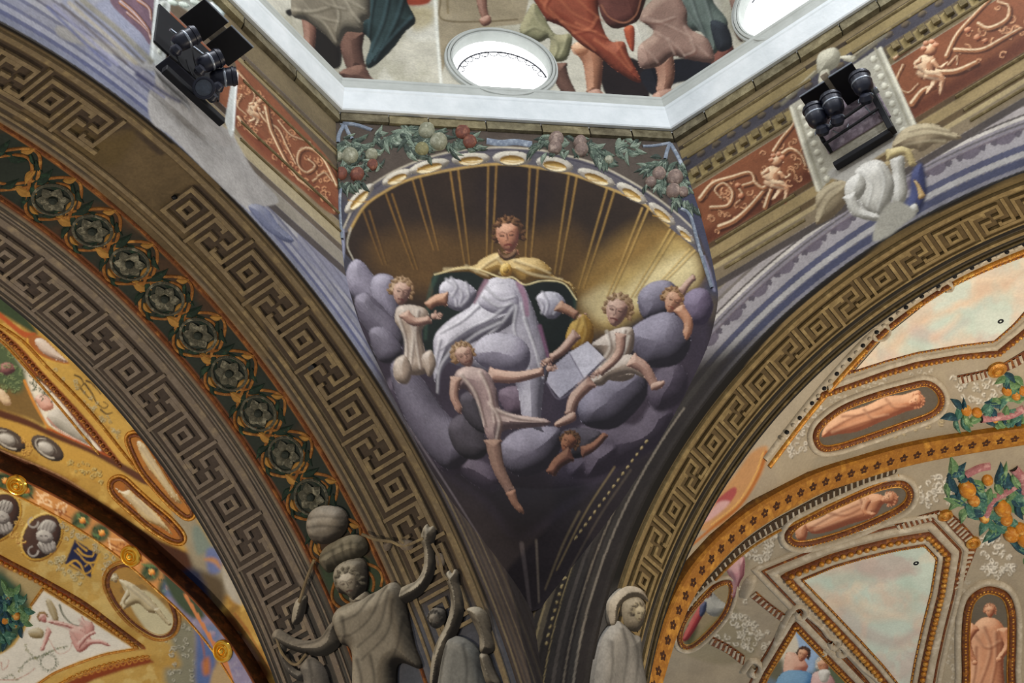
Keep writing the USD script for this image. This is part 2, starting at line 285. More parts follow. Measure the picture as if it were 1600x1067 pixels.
class Painter:
    def __init__(s, px, base, seed=0):
        s.p = np.asarray(px, float); n = len(s.p); s.c = np.repeat(lin(base)[None], n, 0) if not isinstance(base, np.ndarray) else base
        s.oy = np.argsort(s.p[:, 1]); s.ys = s.p[s.oy, 1]; s.part = np.zeros(n, int); s.names = [None]; s.o = (0, 0); s.k = 1.0; s.seed = seed; s.tex = .93+.14*meshkit.fbm(np.c_[s.p*.09, np.zeros(n)], 3, 5)
    def at(s, ox, oy, k): s.o, s.k = (ox, oy), k; return s
    def pts(s, a): return P2(a, s.o, s.k) if isinstance(a, str) else np.asarray(a, float)*s.k+np.array(s.o)
    def new(s, name, label=None): s.names.append((name, label)); return len(s.names)-1
    def near(s, P, pad):
        lo, hi = P.min(0)-pad, P.max(0)+pad
        a, b = np.searchsorted(s.ys, (lo[1], hi[1])); i = s.oy[a:b]; x = s.p[i, 0]; return np.sort(i[(x > lo[0]) & (x < hi[0])])
    def mixin(s, i, a, col, part=None):
        s.c[i] = s.c[i]*(1-a[:, None])+col*a[:, None]
        if part is not None: s.part[i[a > .5]] = part
    def sd(s, P, closed=True, pad=4):
        i = s.near(P, pad)
        if not len(i): return i, np.zeros(0), np.zeros((0, 2))
        t = cKDTree(P); k = min(6, len(P)); d, j = t.query(s.p[i], k=k)
        if k == 1: d, j = d[:, None], j[:, None]
        w = 1/(d+.6)**3; w /= w.sum(1, keepdims=True); nr = (P[j]*w[..., None]).sum(1)
        dd = d[:, 0]
        if closed:
            pg = Polygon(P).buffer(0); shapely.prepare(pg); dd = np.where(shapely.contains_xy(pg, s.p[i, 0], s.p[i, 1]), dd, -dd)
        return i, dd, nr
    def fill(s, a, col, soft=1.2, part=None, curve=True, alpha=1.0, grain=0.0):
        P = s.pts(a); P = spline(P, True, 1.6) if curve else resample(P, 1.6, True)
        i = s.near(P, soft*2+3)
        if not len(i): return
        pg = Polygon(P).buffer(0); shapely.prepare(pg); d = np.minimum(cKDTree(P).query(s.p[i], distance_upper_bound=soft+2)[0], soft+1); d = np.where(shapely.contains_xy(pg, s.p[i, 0], s.p[i, 1]), d, -d)
        al = np.clip(.5+d/(2*soft), 0, 1); al = al*al*(3-2*al)*alpha; cc = np.repeat(lin(col)[None], len(i), 0)
        if grain: cc = cc*(1+grain*(meshkit.fbm(np.c_[s.p[i]*.06, np.zeros(len(i))], 4, s.seed)[:, None]-.5)*2)
        s.mixin(i, al, cc, part)
    def blob(s, a, dark, mid, light, part=None, L=(-.45, -.75), R=None, soft=1.2, curve=True, alpha=1.0, amb=.12):
        """A form modelled in paint: three pigments laid from its shadow side to its light side."""
        P = s.pts(a); P = spline(P, True, 1.6) if curve else resample(P, 1.6, True)
        i, d, nr = s.sd(P, True, soft*2+3)
        if not len(i): return
        r = (R*s.k if R else max(d.max()*1.15, 1.0)); k = np.clip(d/r, 0, 1); v = nr-s.p[i]; v /= np.linalg.norm(v, axis=1, keepdims=True)+1e-6; v[d < 0] *= -1
        z = np.sqrt(np.clip(1-(1-k)**2, 0, 1)); L3 = np.array([*L, .55]); L3 /= np.linalg.norm(L3)
        t = np.clip(((v*(1-k)[:, None])@L3[:2]+z*L3[2])*.92+.10, 0, 1)
        D, Mi, Li = lin(dark), lin(mid), lin(light); t = t[:, None]
        col = np.where(t < .5, D+(Mi-D)*t*2, Mi+(Li-Mi)*(t*2-1))
        col = col*s.tex[i, None]
        al = np.clip(.5+d/(2*soft), 0, 1); al = al*al*(3-2*al)*alpha; s.mixin(i, al, col, part)
    def line(s, a, col, w=2.0, w2=None, soft=1.0, part=None, curve=True, alpha=1.0):
        P = s.pts(a); P = spline(P, False, 1.5) if curve and len(P) > 2 else resample(P, 1.5)
        i = s.near(P, max(w, w2 or w)*s.k+3)
        if not len(i): return
        d, j = cKDTree(P).query(s.p[i], distance_upper_bound=max(w, w2 or w)*s.k/2+soft*2+1); t = np.minimum(j, len(P)-1)/max(len(P)-1, 1); d = np.minimum(d, 1e3); ww = (w+((w2 if w2 is not None else w)-w)*t)*s.k/2
        al = np.clip(.5+(ww-d)/(2*soft), 0, 1)*alpha; s.mixin(i, al, np.repeat(lin(col)[None], len(i), 0), part)
    def folds(s, lines, dark, light, w=3.0, off=(-1.0, -1.0), alpha=.75):
        for a in lines:
            s.line(a, dark, w*1.25, w*.45, 2.0, alpha=alpha)
            P = s.pts(a)/s.k-np.array(s.o)/s.k+np.array(off)*w*.85; s.line(P, light, w*1.0, w*.3, 2.4, alpha=alpha*.55)
    def ell(s, x, y, rx, ry, rot=0, n=18):
        g = np.linspace(0, 2*np.pi, n, endpoint=False); r = math.radians(rot)
        return np.stack([x+rx*np.cos(g)*math.cos(r)-ry*np.sin(g)*math.sin(r), y+rx*np.cos(g)*math.sin(r)+ry*np.sin(g)*math.cos(r)], 1)
    def mottle(s, col, scale=.02, thr=.55, amount=.6, seed=3, mask=None):
        n = meshkit.fbm(np.c_[s.p*scale, np.zeros(len(s.p))], 5, seed); a = np.clip((n-thr)/.12, 0, 1)*amount
        if mask is not None: a = a*mask
        s.c = s.c*(1-a[:, None])+lin(col)*a[:, None]
    # small generic passages
    def head(s, x, y, r, rot, hair, skin=('6b4030', 'b07c60', 'dcb294'), look=0.0, part=None):
        """A painted head: hair, face, brow, eyes, nose, mouth; rot in degrees, look -1..1 turns it."""
        k, o = s.k, s.o; R = math.radians(rot); T = lambda q_: [(x+r*(a*math.cos(R)-b*math.sin(R)), y+r*(a*math.sin(R)+b*math.cos(R))) for a, b in q_]
        s.blob(T([(-.95, -.3), (-.7, -.95), (0, -1.2), (.75, -.95), (1.0, -.2), (.9, .45), (.5, .3), (-.6, .4), (-.95, .35)]), hair[0], hair[1], hair[2], part, R=r*.9)
        f = look*.28
        s.blob(T([(-.62+f, -.55), (0+f, -.78), (.62+f, -.55), (.7+f, .05), (.5+f, .7), (.08+f, 1.08), (-.4+f, .75), (-.68+f, .1)]), *skin, part, R=r*.8)
        for e in (-.3, .28):
            s.line(T([(e-.19+f*1.6, -.16), (e+f*1.6, -.24), (e+.17+f*1.6, -.17)]), skin[0], .09*r, soft=.7, alpha=.6); s.blob(s.ell(*T([(e+f*1.6, -.02)])[0], .17*r, .11*r, rot), skin[0], skin[1], skin[1], alpha=.7); s.line(T([(e-.09+f*1.6, .0), (e+.09+f*1.6, .0)]), '2f1e18', .1*r, soft=.6, alpha=.9)
        s.line(T([(.0+f*1.7, -.1), (.07+f*2.2, .25), (-.05+f*1.8, .33)]), skin[0], .12*r, .1*r, soft=.6, alpha=.8); s.line(T([(-.2+f*1.5, .6), (f*1.6, .57), (.2+f*1.5, .62)]), np.array([*(lin(skin[0])**.4545*255)])*np.array([1.1, .8, .8]), .13*r, soft=.6)
        for j, q_ in enumerate(((-.78, -.68), (-.45, -.98), (-.1, -1.12), (.28, -1.08), (.62, -.85), (.86, -.5), (-.93, -.3), (.95, -.1), (-.95, .1), (.92, .28), (-.5, -.72), (.1, -.86), (.5, -.66))):
            s.blob(s.ell(*T([q_])[0], r*.21, r*.12, rot+j*47), hair[0], hair[1], (lin(hair[1])**.4545*255*.7+lin(hair[2])**.4545*255*.3), part, R=r*.16)
            s.line(T([(q_[0]-.12, q_[1]-.06), q_, (q_[0]+.12, q_[1]+.08)]), hair[0], .06*r, soft=.6, alpha=.6)
    def limb(s, path, w1, w2, cols, part=None):
        """A tapering arm or leg as an outline about a path."""
        P = np.asarray(path, float) if not isinstance(path, str) else P2(path); S = spline(P, False, max(2.0/s.k, .8)); T = np.gradient(S, axis=0); T /= np.linalg.norm(T, axis=1, keepdims=True)+1e-9
        N = np.stack([-T[:, 1], T[:, 0]], 1); w = np.linspace(w1, w2, len(S))[:, None]/2; s.blob(np.vstack([S+N*w, S[-1:]+T[-1:]*w[-1], (S-N*w)[::-1]])[::3], *cols, part)
    def hand(s, x, y, r, rot, cols, part=None):
        R = math.radians(rot); T = lambda q_: [(x+r*(a*math.cos(R)-b*math.sin(R)), y+r*(a*math.sin(R)+b*math.cos(R))) for a, b in q_]
        s.blob(T([(-.6, -.5), (.4, -.55), (.6, 0), (.4, .5), (-.6, .45)]), *cols, part)
        for b, l in ((-.42, 1.35), (-.15, 1.6), (.13, 1.5), (.4, 1.2)): s.limb(T([(.3, b), (.9, b*1.1), (l, b*1.1+.12)]), .32*r, .2*r, cols, part)
        s.limb(T([(-.2, -.5), (.25, -.95), (.6, -1.0)]), .34*r, .22*r, cols, part)
    def person(s, x, y, h, rot, robe, skin, hair, part=None, arms=((-.28, .1), (.3, .05))):
        """A small standing robed figure, generic, h px tall about (x, y) with its head along -y before turning."""
        R = math.radians(rot); T = lambda q_: [(x+h*(a*math.cos(R)-b*math.sin(R)), y+h*(a*math.sin(R)+b*math.cos(R))) for a, b in q_]
        s.blob(T([(-.08, -.34), (.08, -.34), (.17, -.2), (.17, .1), (.2, .48), (-.02, .5), (-.2, .47), (-.17, .1), (-.18, -.18)]), *robe, part, R=h*.13)
        s.folds([T([(-.04, -.25), (.04, 0), (-.08, .45)]), T([(.08, -.2), (.1, .1), (.05, .45)]), T([(-.11, -.05), (-.1, .2), (-.14, .44)]), T([(-.14, -.18), (0, -.05), (.14, -.12)])], robe[0], robe[2], h*.028/s.k*s.k, (-.8, -.8), .7)
        for sx, (ax, ay) in zip((-1, 1), arms):
            s.limb(T([(sx*.13, -.27), (sx*.2, -.1), (ax*.4, ay)]), h*.1, h*.05, robe, part); s.blob(s.ell(*T([(ax*.4, ay)])[0], h*.03, h*.025), *skin, part)
        s.head(*T([(0, -.42)])[0], h*.062, rot, hair, skin, .2, part)
        for sx in (-.07, .06): s.blob(s.ell(*T([(sx, .5)])[0], h*.04, h*.022, rot), *skin, part)

def painted(base, V, F, P, mat, parent='/World', label=None, cat=None, group=None, kind=None, floor_name=None):
    """Writes a painted surface: one mesh, or, where the painter named passages, one mesh per passage under it (edge to edge, never overlapping)."""
    V, F = fix(V, F); n = np.zeros_like(V); fc = np.cross(V[F[:, 1]]-V[F[:, 0]], V[F[:, 2]]-V[F[:, 0]])
    for k in range(3): np.add.at(n, F[:, k], fc)
    col = np.clip(P.c, 0, .95)
    lab = np.max(P.part[F], 1) if len(P.names) > 1 else np.zeros(len(F), int)
    if len(P.names) == 1: return obj(base, (V, F), mat, parent, label, cat, group, kind, col=col)
    root = thing(base, label, cat, group, kind, parent=parent)
    for k in range(len(P.names)):
        f = F[lab == k]
        if not len(f): continue
        u, inv = np.unique(f, return_inverse=True); nm, lb = P.names[k] or (floor_name or 'painted_ground', None)
        path = obj(nm, (V[u], inv.reshape(-1, 3)), mat, root, lb, col=col[u])
        nn = n[u]/(np.linalg.norm(n[u], axis=1, keepdims=True)+1e-12); UsdGeom.Mesh(stage.GetPrimAtPath(path)).GetNormalsAttr().Set(Vt.Vec3fArray.FromNumpy(nn.astype(np.float32)))
    return root

# ------------------------------------------------------------------ large structure
PL, PR = Plane(nL, hL), Plane(nR, hR)
SL, SR = Cyl('L'), Cyl('R'); WL1, WR1 = Cyl('L', .22), Cyl('R', .22)
wL = 3.58; wR = 1.30
FRAME = Polygon([(-70, -70), (1670, -70), (1670, 1137), (-70, 1137)])
def plan(d):
    """Corners of the drum's plan, moved inwards by d."""
    def inter(n1, h1, n2, h2): return np.linalg.solve(np.array([n1[:2], n2[:2]]), np.array([h1+C@n1, h2+C@n2]))
    a = inter(nL, hL-d, nM, hM-d); b = inter(nR, hR-d, nM, hM-d)
    return np.array([a+tL[:2]*9, a, b, b+tR[:2]*9])
def octa(prof, ends=(0, 3)):
    """A moulding with (inset, z) profile carried round the three sides."""
    rows = np.array([[np.r_[p, z] for p in plan(d)] for d, z in prof]); V = []; 
    return fix(rows.reshape(-1, 3), tri(quads(len(prof), 4)))
def octa_sharp(prof):
    ms = []
    for a, b in zip(prof[:-1], prof[1:]):
        for k in range(3):
            r = np.array([np.r_[plan(d)[j], z] for d, z in (a, b) for j in (k, k+1)]); ms.append(fix(r, np.array([[0, 1, 3], [0, 3, 2]])))
    return join(ms)

# cornice under the drum
cor = thing('trim_1', 'white plaster cornice ledge over a course of grey stone blocks', kind='structure')
obj('white_fascia', octa_sharp([(.07, 20.62), (.15, 20.60), (.17, 20.62), (.235, 21.02), (.25, 21.05), (.25, 21.12)]), M_WHITE, cor, smooth=False)
obj('grey_cove', octa_sharp([(.25, 21.12), (.21, 21.13), (.20, 21.18), (.17, 21.36), (.185, 21.42), (.2, 21.44), (.2, 21.50), (.1, 21.52)]), M_GREYP, cor, smooth=False)
rng = random.Random(4)
obj('mortar_bed', octa_sharp([(.0, 20.40), (.045, 20.40), (.045, 20.63)]), mat('dark_mortar', '4a4232', '352e22', 8, .9), cor, smooth=False)
pa, pb = plan(0), plan(.085)
for k in range(3):
    A, B, A2, B2 = pa[k], pa[k+1], pb[k], pb[k+1]; Ln = np.linalg.norm(B2-A2); cuts = [0.]
    while cuts[-1] < Ln-.4: cuts.append(cuts[-1]+rng.uniform(.62, .98) if k else cuts[-1]+rng.uniform(.8, 1.3))
    cuts[-1] = Ln
    for x0, x1 in zip(cuts[:-1], cuts[1:]):
        g = .012; t0, t1 = (x0+g)/Ln, (x1-g)/Ln; dz = rng.uniform(-.01, .01); dd = rng.uniform(.9, 1.12)
        if project(np.r_[(A2+(B2-A2)*(x0+x1)/2/Ln), 20.5])[0] < -120 or project(np.r_[(A2+(B2-A2)*(x0+x1)/2/Ln), 20.5])[1] < -140: continue
        fr = [A+(B-A)*t for t in (t0, t1)]; ff = [a+((A2+(B2-A2)*t)-a)*dd for a, t in zip(fr, (t0, t1))]
        pts = np.array([np.r_[p, z] for z in (20.39+dz, 20.625) for p in (*fr, *ff)]); obj('stone_block', trimesh.convex.convex_hull(pts), M_STONE[rng.randrange(3)], cor, smooth=False)

# pendentive: a corner squinch between the two arches; straight at the top, folding into the corner below
bpx = {'L': P2('528,195 525,260 528,320 537,410 560,500 600,588 650,690 700,775 760,850 808,915 838,962'), 'R': P2('1053,221 1068,260 1092,310 1121,450 1112,520 1072,612 1022,702 968,787 916,857 870,915 838,962')}
from scipy.interpolate import PchipInterpolator
def edge_of(side):
    pl, t = (PL, tL) if side == 'L' else (PR, tR); X = pl.to3(bpx[side]); z = np.minimum.accumulate(X[:, 2]-np.arange(len(X))*1e-3); sv = (X-K)@t; sv[-1] = .0; sv[:3] = np.mean(sv[:3])
    return PchipInterpolator(z[::-1], sv[::-1]), z[-1]
eL, zl = edge_of('L'); eR, zr = edge_of('R'); zb = max(zl, zr)+.02
nT, nS = 440, 360; tau = np.linspace(0, 1, nT); ss = np.linspace(0, 1, nS); zz = zw+(zb-zw)*tau**.93
zmap = lambda t: zz
Lb = K+tL*np.convolve(np.pad(eL(np.clip(zz, zl, zw)), 4, 'edge'), np.ones(9)/9, 'valid')[:, None]+np.array([0, 0, 1])*zz[:, None]; Rb = K+tR*np.convolve(np.pad(eR(np.clip(zz, zr, zw)), 4, 'edge'), np.ones(9)/9, 'valid')[:, None]+np.array([0, 0, 1])*zz[:, None]
bulge = .44*np.clip(tau/.55, 0, 1)**1.3*np.interp(tau, [0, .8, 1], [1, .9, .3])
Pd = Lb[:, None]*(1-ss)[None, :, None]+Rb[:, None]*ss[None, :, None]
mid = (Lb+Rb)/2; toK = np.array(K)[None]+np.array([0, 0, 1])*zmap(tau)[:, None]-mid
Pd = Pd+toK[:, None]*(bulge[:, None]*(4*ss*(1-ss))[None])[..., None]
PEND = Grid(Pd)

# drum walls above the cornice
OC = [(nM, hM, eM, (783, 100)), (nR, hR, tR, (1226, -4))]
def drum_wall(name, k, n, h, e, oc, painter, label):
    d = .12; p0, p1 = plan(d)[k], plan(d)[k+1]; pl = Plane(n, h-d); Ln = np.linalg.norm(p1-p0); ax = np.r_[(p1-p0)/Ln, 0]
    x0 = 0. if k else Ln-7; x1 = Ln if k != 2 else 7.
    reg = Polygon([(x0, 21.3), (x1, 21.3), (x1, 25.2), (x0, 25.2)]); ho = None
    if oc is not None:
        X = pl.to3(oc)[0]; ho = ((X[:2]-p0)@ax[:2], X[2]); g = np.linspace(0, 2*np.pi, 72, endpoint=False); reg = reg.difference(Polygon(np.stack([ho[0]+.86*np.cos(g), ho[1]+1.0*np.sin(g)], 1)))
    V, F, nb = sheet2d(reg, .026); X = np.c_[p0[None]+V[:, :1]*ax[None, :2], V[:, 1]]
    P = Painter(project(X), 'bcb7a6'); painter(P)
    painted(name, X, F, P, FRESCO, label=label, kind='structure', floor_name='parapet')
    if ho is None: return
    g = np.linspace(0, 2*np.pi, 72, endpoint=False); ring = lambda r, dd: np.c_[p0[None]+(ho[0]+.86*r*np.cos(g))[:, None]*ax[None, :2], ho[1]+1.0*r*np.sin(g)]-n*dd
    w = thing('window_'+str(k), 'bright round window with moulded ring frame and scalloped iron grille', kind='structure')
    for nm, pr in (('ring_frame', [(1.17, 0), (1.16, .05), (1.12, .06), (1.115, .03)]), ('ring_frame', [(1.115, .03), (1.10, .075), (1.05, .08), (1.045, .03)]), ('ring_frame', [(1.045, .03), (1.03, .06), (1.0, .05), (.985, -.04), (.98, -.14)])):
        V = np.concatenate([ring(r, dd) for r, dd in pr]); obj(nm, fix(V, tri(quads(len(pr), 72, True))), M_GREYP, w)
    V = np.vstack([ring(.985, -.13), ring(0, -.13)[:1]]); i = np.arange(72); obj('glass_pane', fix(V, np.stack([i, (i+1) % 72, np.full(72, 72)], 1)), M_PANE, w)
    ms = []                                     # iron grille: a hoop with small hanging scallops
    th = np.linspace(math.radians(12), math.radians(168), 60); hoop = lambda r, a: np.c_[p0[None]+(ho[0]+.86*r*np.cos(a))[:, None]*ax[None, :2], ho[1]-.42+1.0*r*np.sin(a)]+n*.07
    if k == 1:
        ms.append(tube(hoop(.93, th), .013, 6)); m = 12
        for j in range(m):
            a0 = th[0]+(th[-1]-th[0])*(j+.5)/m; da = (th[-1]-th[0])/m/2; b = np.linspace(-1, 1, 9); ms.append(tube(np.array([hoop(.93-.13*math.sqrt(max(1-x*x, 0)), np.array([a0+x*da]))[0] for x in b]), .006, 5))
    else:
        for x in (-.18, .2): ms.append(tube(hoop(1.15, np.array([1.95+x, 1.7+x, 1.4+x*.6])), .012, 6))
    obj('iron_grille', join(ms), M_IRON, w)

# the two walls over the arches: painted plaster between cornice and arch
def spandrel(name, side, surf, step, painter, base, label):
    A = ARCH[side]; n, t, R, ec, za, off = A['n'], A['t'], A['R'], A['ec'], A['za'], A['off']
    s_of_u = lambda u: A['h']*0+((C-K)@t)+off-u      # distance along t from the corner
    a = np.linspace(-.35, 2.3, 160); arc = np.stack([off-R*np.cos(a)+(C-K)@t, za+R*ec*np.sin(a)], 1)
    reg = Polygon([(0.0, 5), (arc[0, 0], 5), *arc, (arc[-1, 0], zw+.05), (0.0, zw+.05)]).buffer(0)
    V, F, nb = sheet2d(reg.intersection(Polygon([(-1, 7.2), (13, 7.2), (13, 21), (-1, 21)])), step)
    X = K+t*V[:, :1]+np.array([0, 0, 1])*V[:, 1:]; px = project(X); keep = ((px > [-260, -140]) & (px < [1880, 1190])).all(1); F = F[keep[F].all(1)]
    u, inv = np.unique(F, return_inverse=True); X, F, px = X[u], inv.reshape(-1, 3), px[u]
    P = Painter(px, base); painter(P); painted(name, X, F, P, FRESCO, label=label, kind='structure', floor_name='plaster_ground')

# arch soffits
def soffit(side, surf, w1, step, painter, base, label):
    A = np.linspace(-.35, 2.35, 2); a0, a1 = (.16, 2.2) if side == 'L' else (.16, 2.2)
    na = int((a1-a0)*surf.R/step); nw = int(w1/step)+2; X = surf.at(np.linspace(a0, a1, na)[:, None], np.linspace(0, w1, nw)[None]).reshape(-1, 3); F = tri(quads(na, nw))
    root = thing('arch', label, kind='structure', cat=None); P = Painter(project(X), base); painter(P, surf, X); p = obj('soffit', fix(X, F), FRESCO, root, col=np.clip(P.c, 0, .95))
    a = np.linspace(a0, a1, 200); B = np.concatenate([surf.at(a, w1), surf.at(a, w1, -.35)]); obj('back_edge', fix(B, tri(quads(2, 200))), M_DARKB, root)
    return root

def strip(surf, a, w, width, h, prof='flat'):
    """A raised band along an arch."""
    Pt = surf.at(a, w); N = surf.nrm(Pt); pr = half_round(width, h) if prof == 'round' else [(-width/2, -.01), (-width/2+.006, h), (width/2-.006, h), (width/2, -.01)]
    return sweep(Pt, N, pr)
KEY = {  # Greek key in a cell 20 long, 10 high: the ridges
    'square_key': [('r', 1.5, 1.5, 8.5, 8.5), ('r', 3.7, 3.7, 6.3, 6.3)],
    'hook_key': [('l', (8.5, 8.5), (17.6, 8.5), (17.6, 5.3), (15.4, 5.3)), ('l', (19.5, 10.2), (19.5, 2.4), (16.2, 2.4), (16.2, 3.4))],
    'hook_key_': [('l', (21.5, 1.5), (12.4, 1.5), (12.4, 4.7), (14.6, 4.7)), ('l', (10.5, -.2), (10.5, 7.6), (13.8, 7.6), (13.8, 6.6))]}
def meander(root, surf, a_sq, da, w0, w1, cells, mat_ridge, gap=None, hgt=.045, flip=False, fade=None):
    """The key pattern in relief, each square and each hook a piece."""
    for c in cells:
        for nm, items in KEY.items():
            for part in ([items] if nm == 'square_key' else [[x] for x in items]):
                sh = []
                for it in part:
                    if it[0] == 'r': sh.append(LineString([(it[1], it[2]), (it[3], it[2]), (it[3], it[4]), (it[1], it[4]), (it[1], it[2]), (it[3], it[2])]).buffer(.42, cap_style=2, join_style=2))
                    else: sh.append(LineString(it[1:]).buffer(.42, cap_style=2, join_style=2))
                ms = []
                for g in sh:
                    m = trimesh.creation.extrude_polygon(g, 1.0); v = m.vertices.copy()
                    m = m.subdivide_to_size(4.0) if False else m
                    x = v[:, 0]-5; y = v[:, 1]; a = a_sq+da*c-(x/20*da if not flip else -x/20*da); ww = w0+(w1-w0)*(1-y/10)
                    top = v[:, 2] > .5
                    cx = np.array(g.centroid.coords[0]); m.vertices = surf.at(a, ww, np.where(top, hgt, -.03)); ms.append(m)
                m = join(ms); pc = project(m.vertices)
                if (pc[:, 1] > 1150).all() or (pc[:, 0] < -300).all() or (pc[:, 1] < -160).all() or (pc[:, 0] > 1900).all(): continue
                am = a_sq+da*c-(np.mean([np.mean(np.array(g.exterior.coords)[:, 0]) for g in sh])-5)/20*da*(1 if not flip else -1)
                if gap and gap(m): continue
                tm = trimesh.Trimesh(m.vertices, m.faces, process=False); obj(nm.rstrip('_'), tm, mat_ridge, root, smooth=False)

# ------------------------------------------------------------------ the painting of the corner: pendentive and the two walls share one scheme
def arcpx(side, dr, px0, px1, n=60):
    """A line parallel to the arch, dr outside it on the wall, between two pictured ends."""
    A = ARCH[side]; pl = PL if side == 'L' else PR
    def ang(p): X = pl.to3(p)[0]; return math.atan2((X[2]-A['za'])/A['ec'], A['off']-(X-C)@A['t'])
    a = np.linspace(ang(px0), ang(px1), n); R = A['R']+dr
    return project(C+A['n']*A['h']-A['t']*(R*np.cos(a)-A['off'])[:, None]+np.array([0, 0, 1.])*(A['za']+(A['R']*A['ec']+dr)*np.sin(a))[:, None])
def zat(side, px): return (PL if side == 'L' else PR).to3(px)[0][2]
def hz(side, z, s0, s1, n=30):
    t = tL if side == 'L' else tR; return project(K+t*np.linspace(s0, s1, n)[:, None]+np.array([0, 0, z]))
def band(P, side, z0, z1, s0, s1, col, soft=1.0, alpha=1.0): P.o, P.k = (0, 0), 1; P.fill(np.vstack([hz(side, z0, s0, s1), hz(side, z1, s0, s1)[::-1]]), col, soft, curve=False, alpha=alpha)
def aband(P, side, r0, r1, p0, p1, col, soft=1.0, alpha=1.0): P.o, P.k = (0, 0), 1; P.fill(np.vstack([arcpx(side, r0, p0, p1), arcpx(side, r1, p0, p1)[::-1]]), col, soft, curve=False, alpha=alpha)
STONE3 = ('5a4f48', 'a39a90', 'd8d2c8'); SKIN = ('4a2e24', '9c7058', 'd4ac90'); SKIN2 = ('4e3630', 'a07c6c', 'd8b8a4'); HAIR = ('2a1a12', '553824', '8a6444'); FAIR = ('5a4028', '8e7050', 'c4a888')
LAV = ('1b171e', '5a5460', '9e98a6'); LAVD = ('131014', '383338', '625b64'); LAVL = ('36323c', '7a7482', 'b8b2c0')
TERR = ('4a2416', '9a5a3c', 'd9a37c')
def scrolls(P, o, k, items, dk='3a1d12', lt='e6cca6'):
    P.at(*o, k)
    for a, w in items:
        w = w*.85; P.line(np.array(P2(a))+[1.5*w*.25, w*.3], dk, w*1.3, w*.6, 1.2, alpha=.85); P.line(a, '9c6844', w, w*.45, 1.0); P.line(np.array(P2(a))-[w*.16, w*.2], lt, w*.42, w*.2, .9); P.line(np.array(P2(a))+[w*.22, w*.1], '6a3c26', w*.2, w*.1, .8, alpha=.8)
def child(P, x, y, h, rot, cols=('5c3422', 'b88662', 'ecd2ac')):
    """A small seated child in terracotta tones, wrapped in cloth (generic)."""
    R = math.radians(rot); T = lambda q_: [(x+h*(a*math.cos(R)-b*math.sin(R)), y+h*(a*math.sin(R)+b*math.cos(R))) for a, b in q_]
    P.limb(T([(.02, .18), (.25, .3), (.12, .62)]), .24*h, .1*h, cols); P.blob(T([(-.16, -.18), (.12, -.2), (.2, .05), (.16, .3), (-.12, .32), (-.2, .05)]), *cols)
    P.limb(T([(-.02, .22), (.36, .22), (.42, .6)]), .23*h, .09*h, cols); P.limb(T([(.1, -.12), (.3, .02), (.42, -.12)]), .12*h, .07*h, cols); P.limb(T([(-.12, -.12), (-.26, .06), (-.05, .14)]), .12*h, .07*h, cols)
    P.blob(P.ell(*T([(.02, -.36)])[0], .15*h, .17*h, rot), *cols)
    for q_ in ((-.1, -.46), (.02, -.52), (.12, -.46), (-.13, -.34)): P.blob(P.ell(*T([q_])[0], .07*h, .06*h), '6a3a22', 'a86a48', 'd9a888')
    P.folds([T([(-.15, .1), (.05, .2), (.3, .14)]), T([(-.12, .25), (.1, .3), (.36, .3)])], cols[0], cols[2], .05*h)

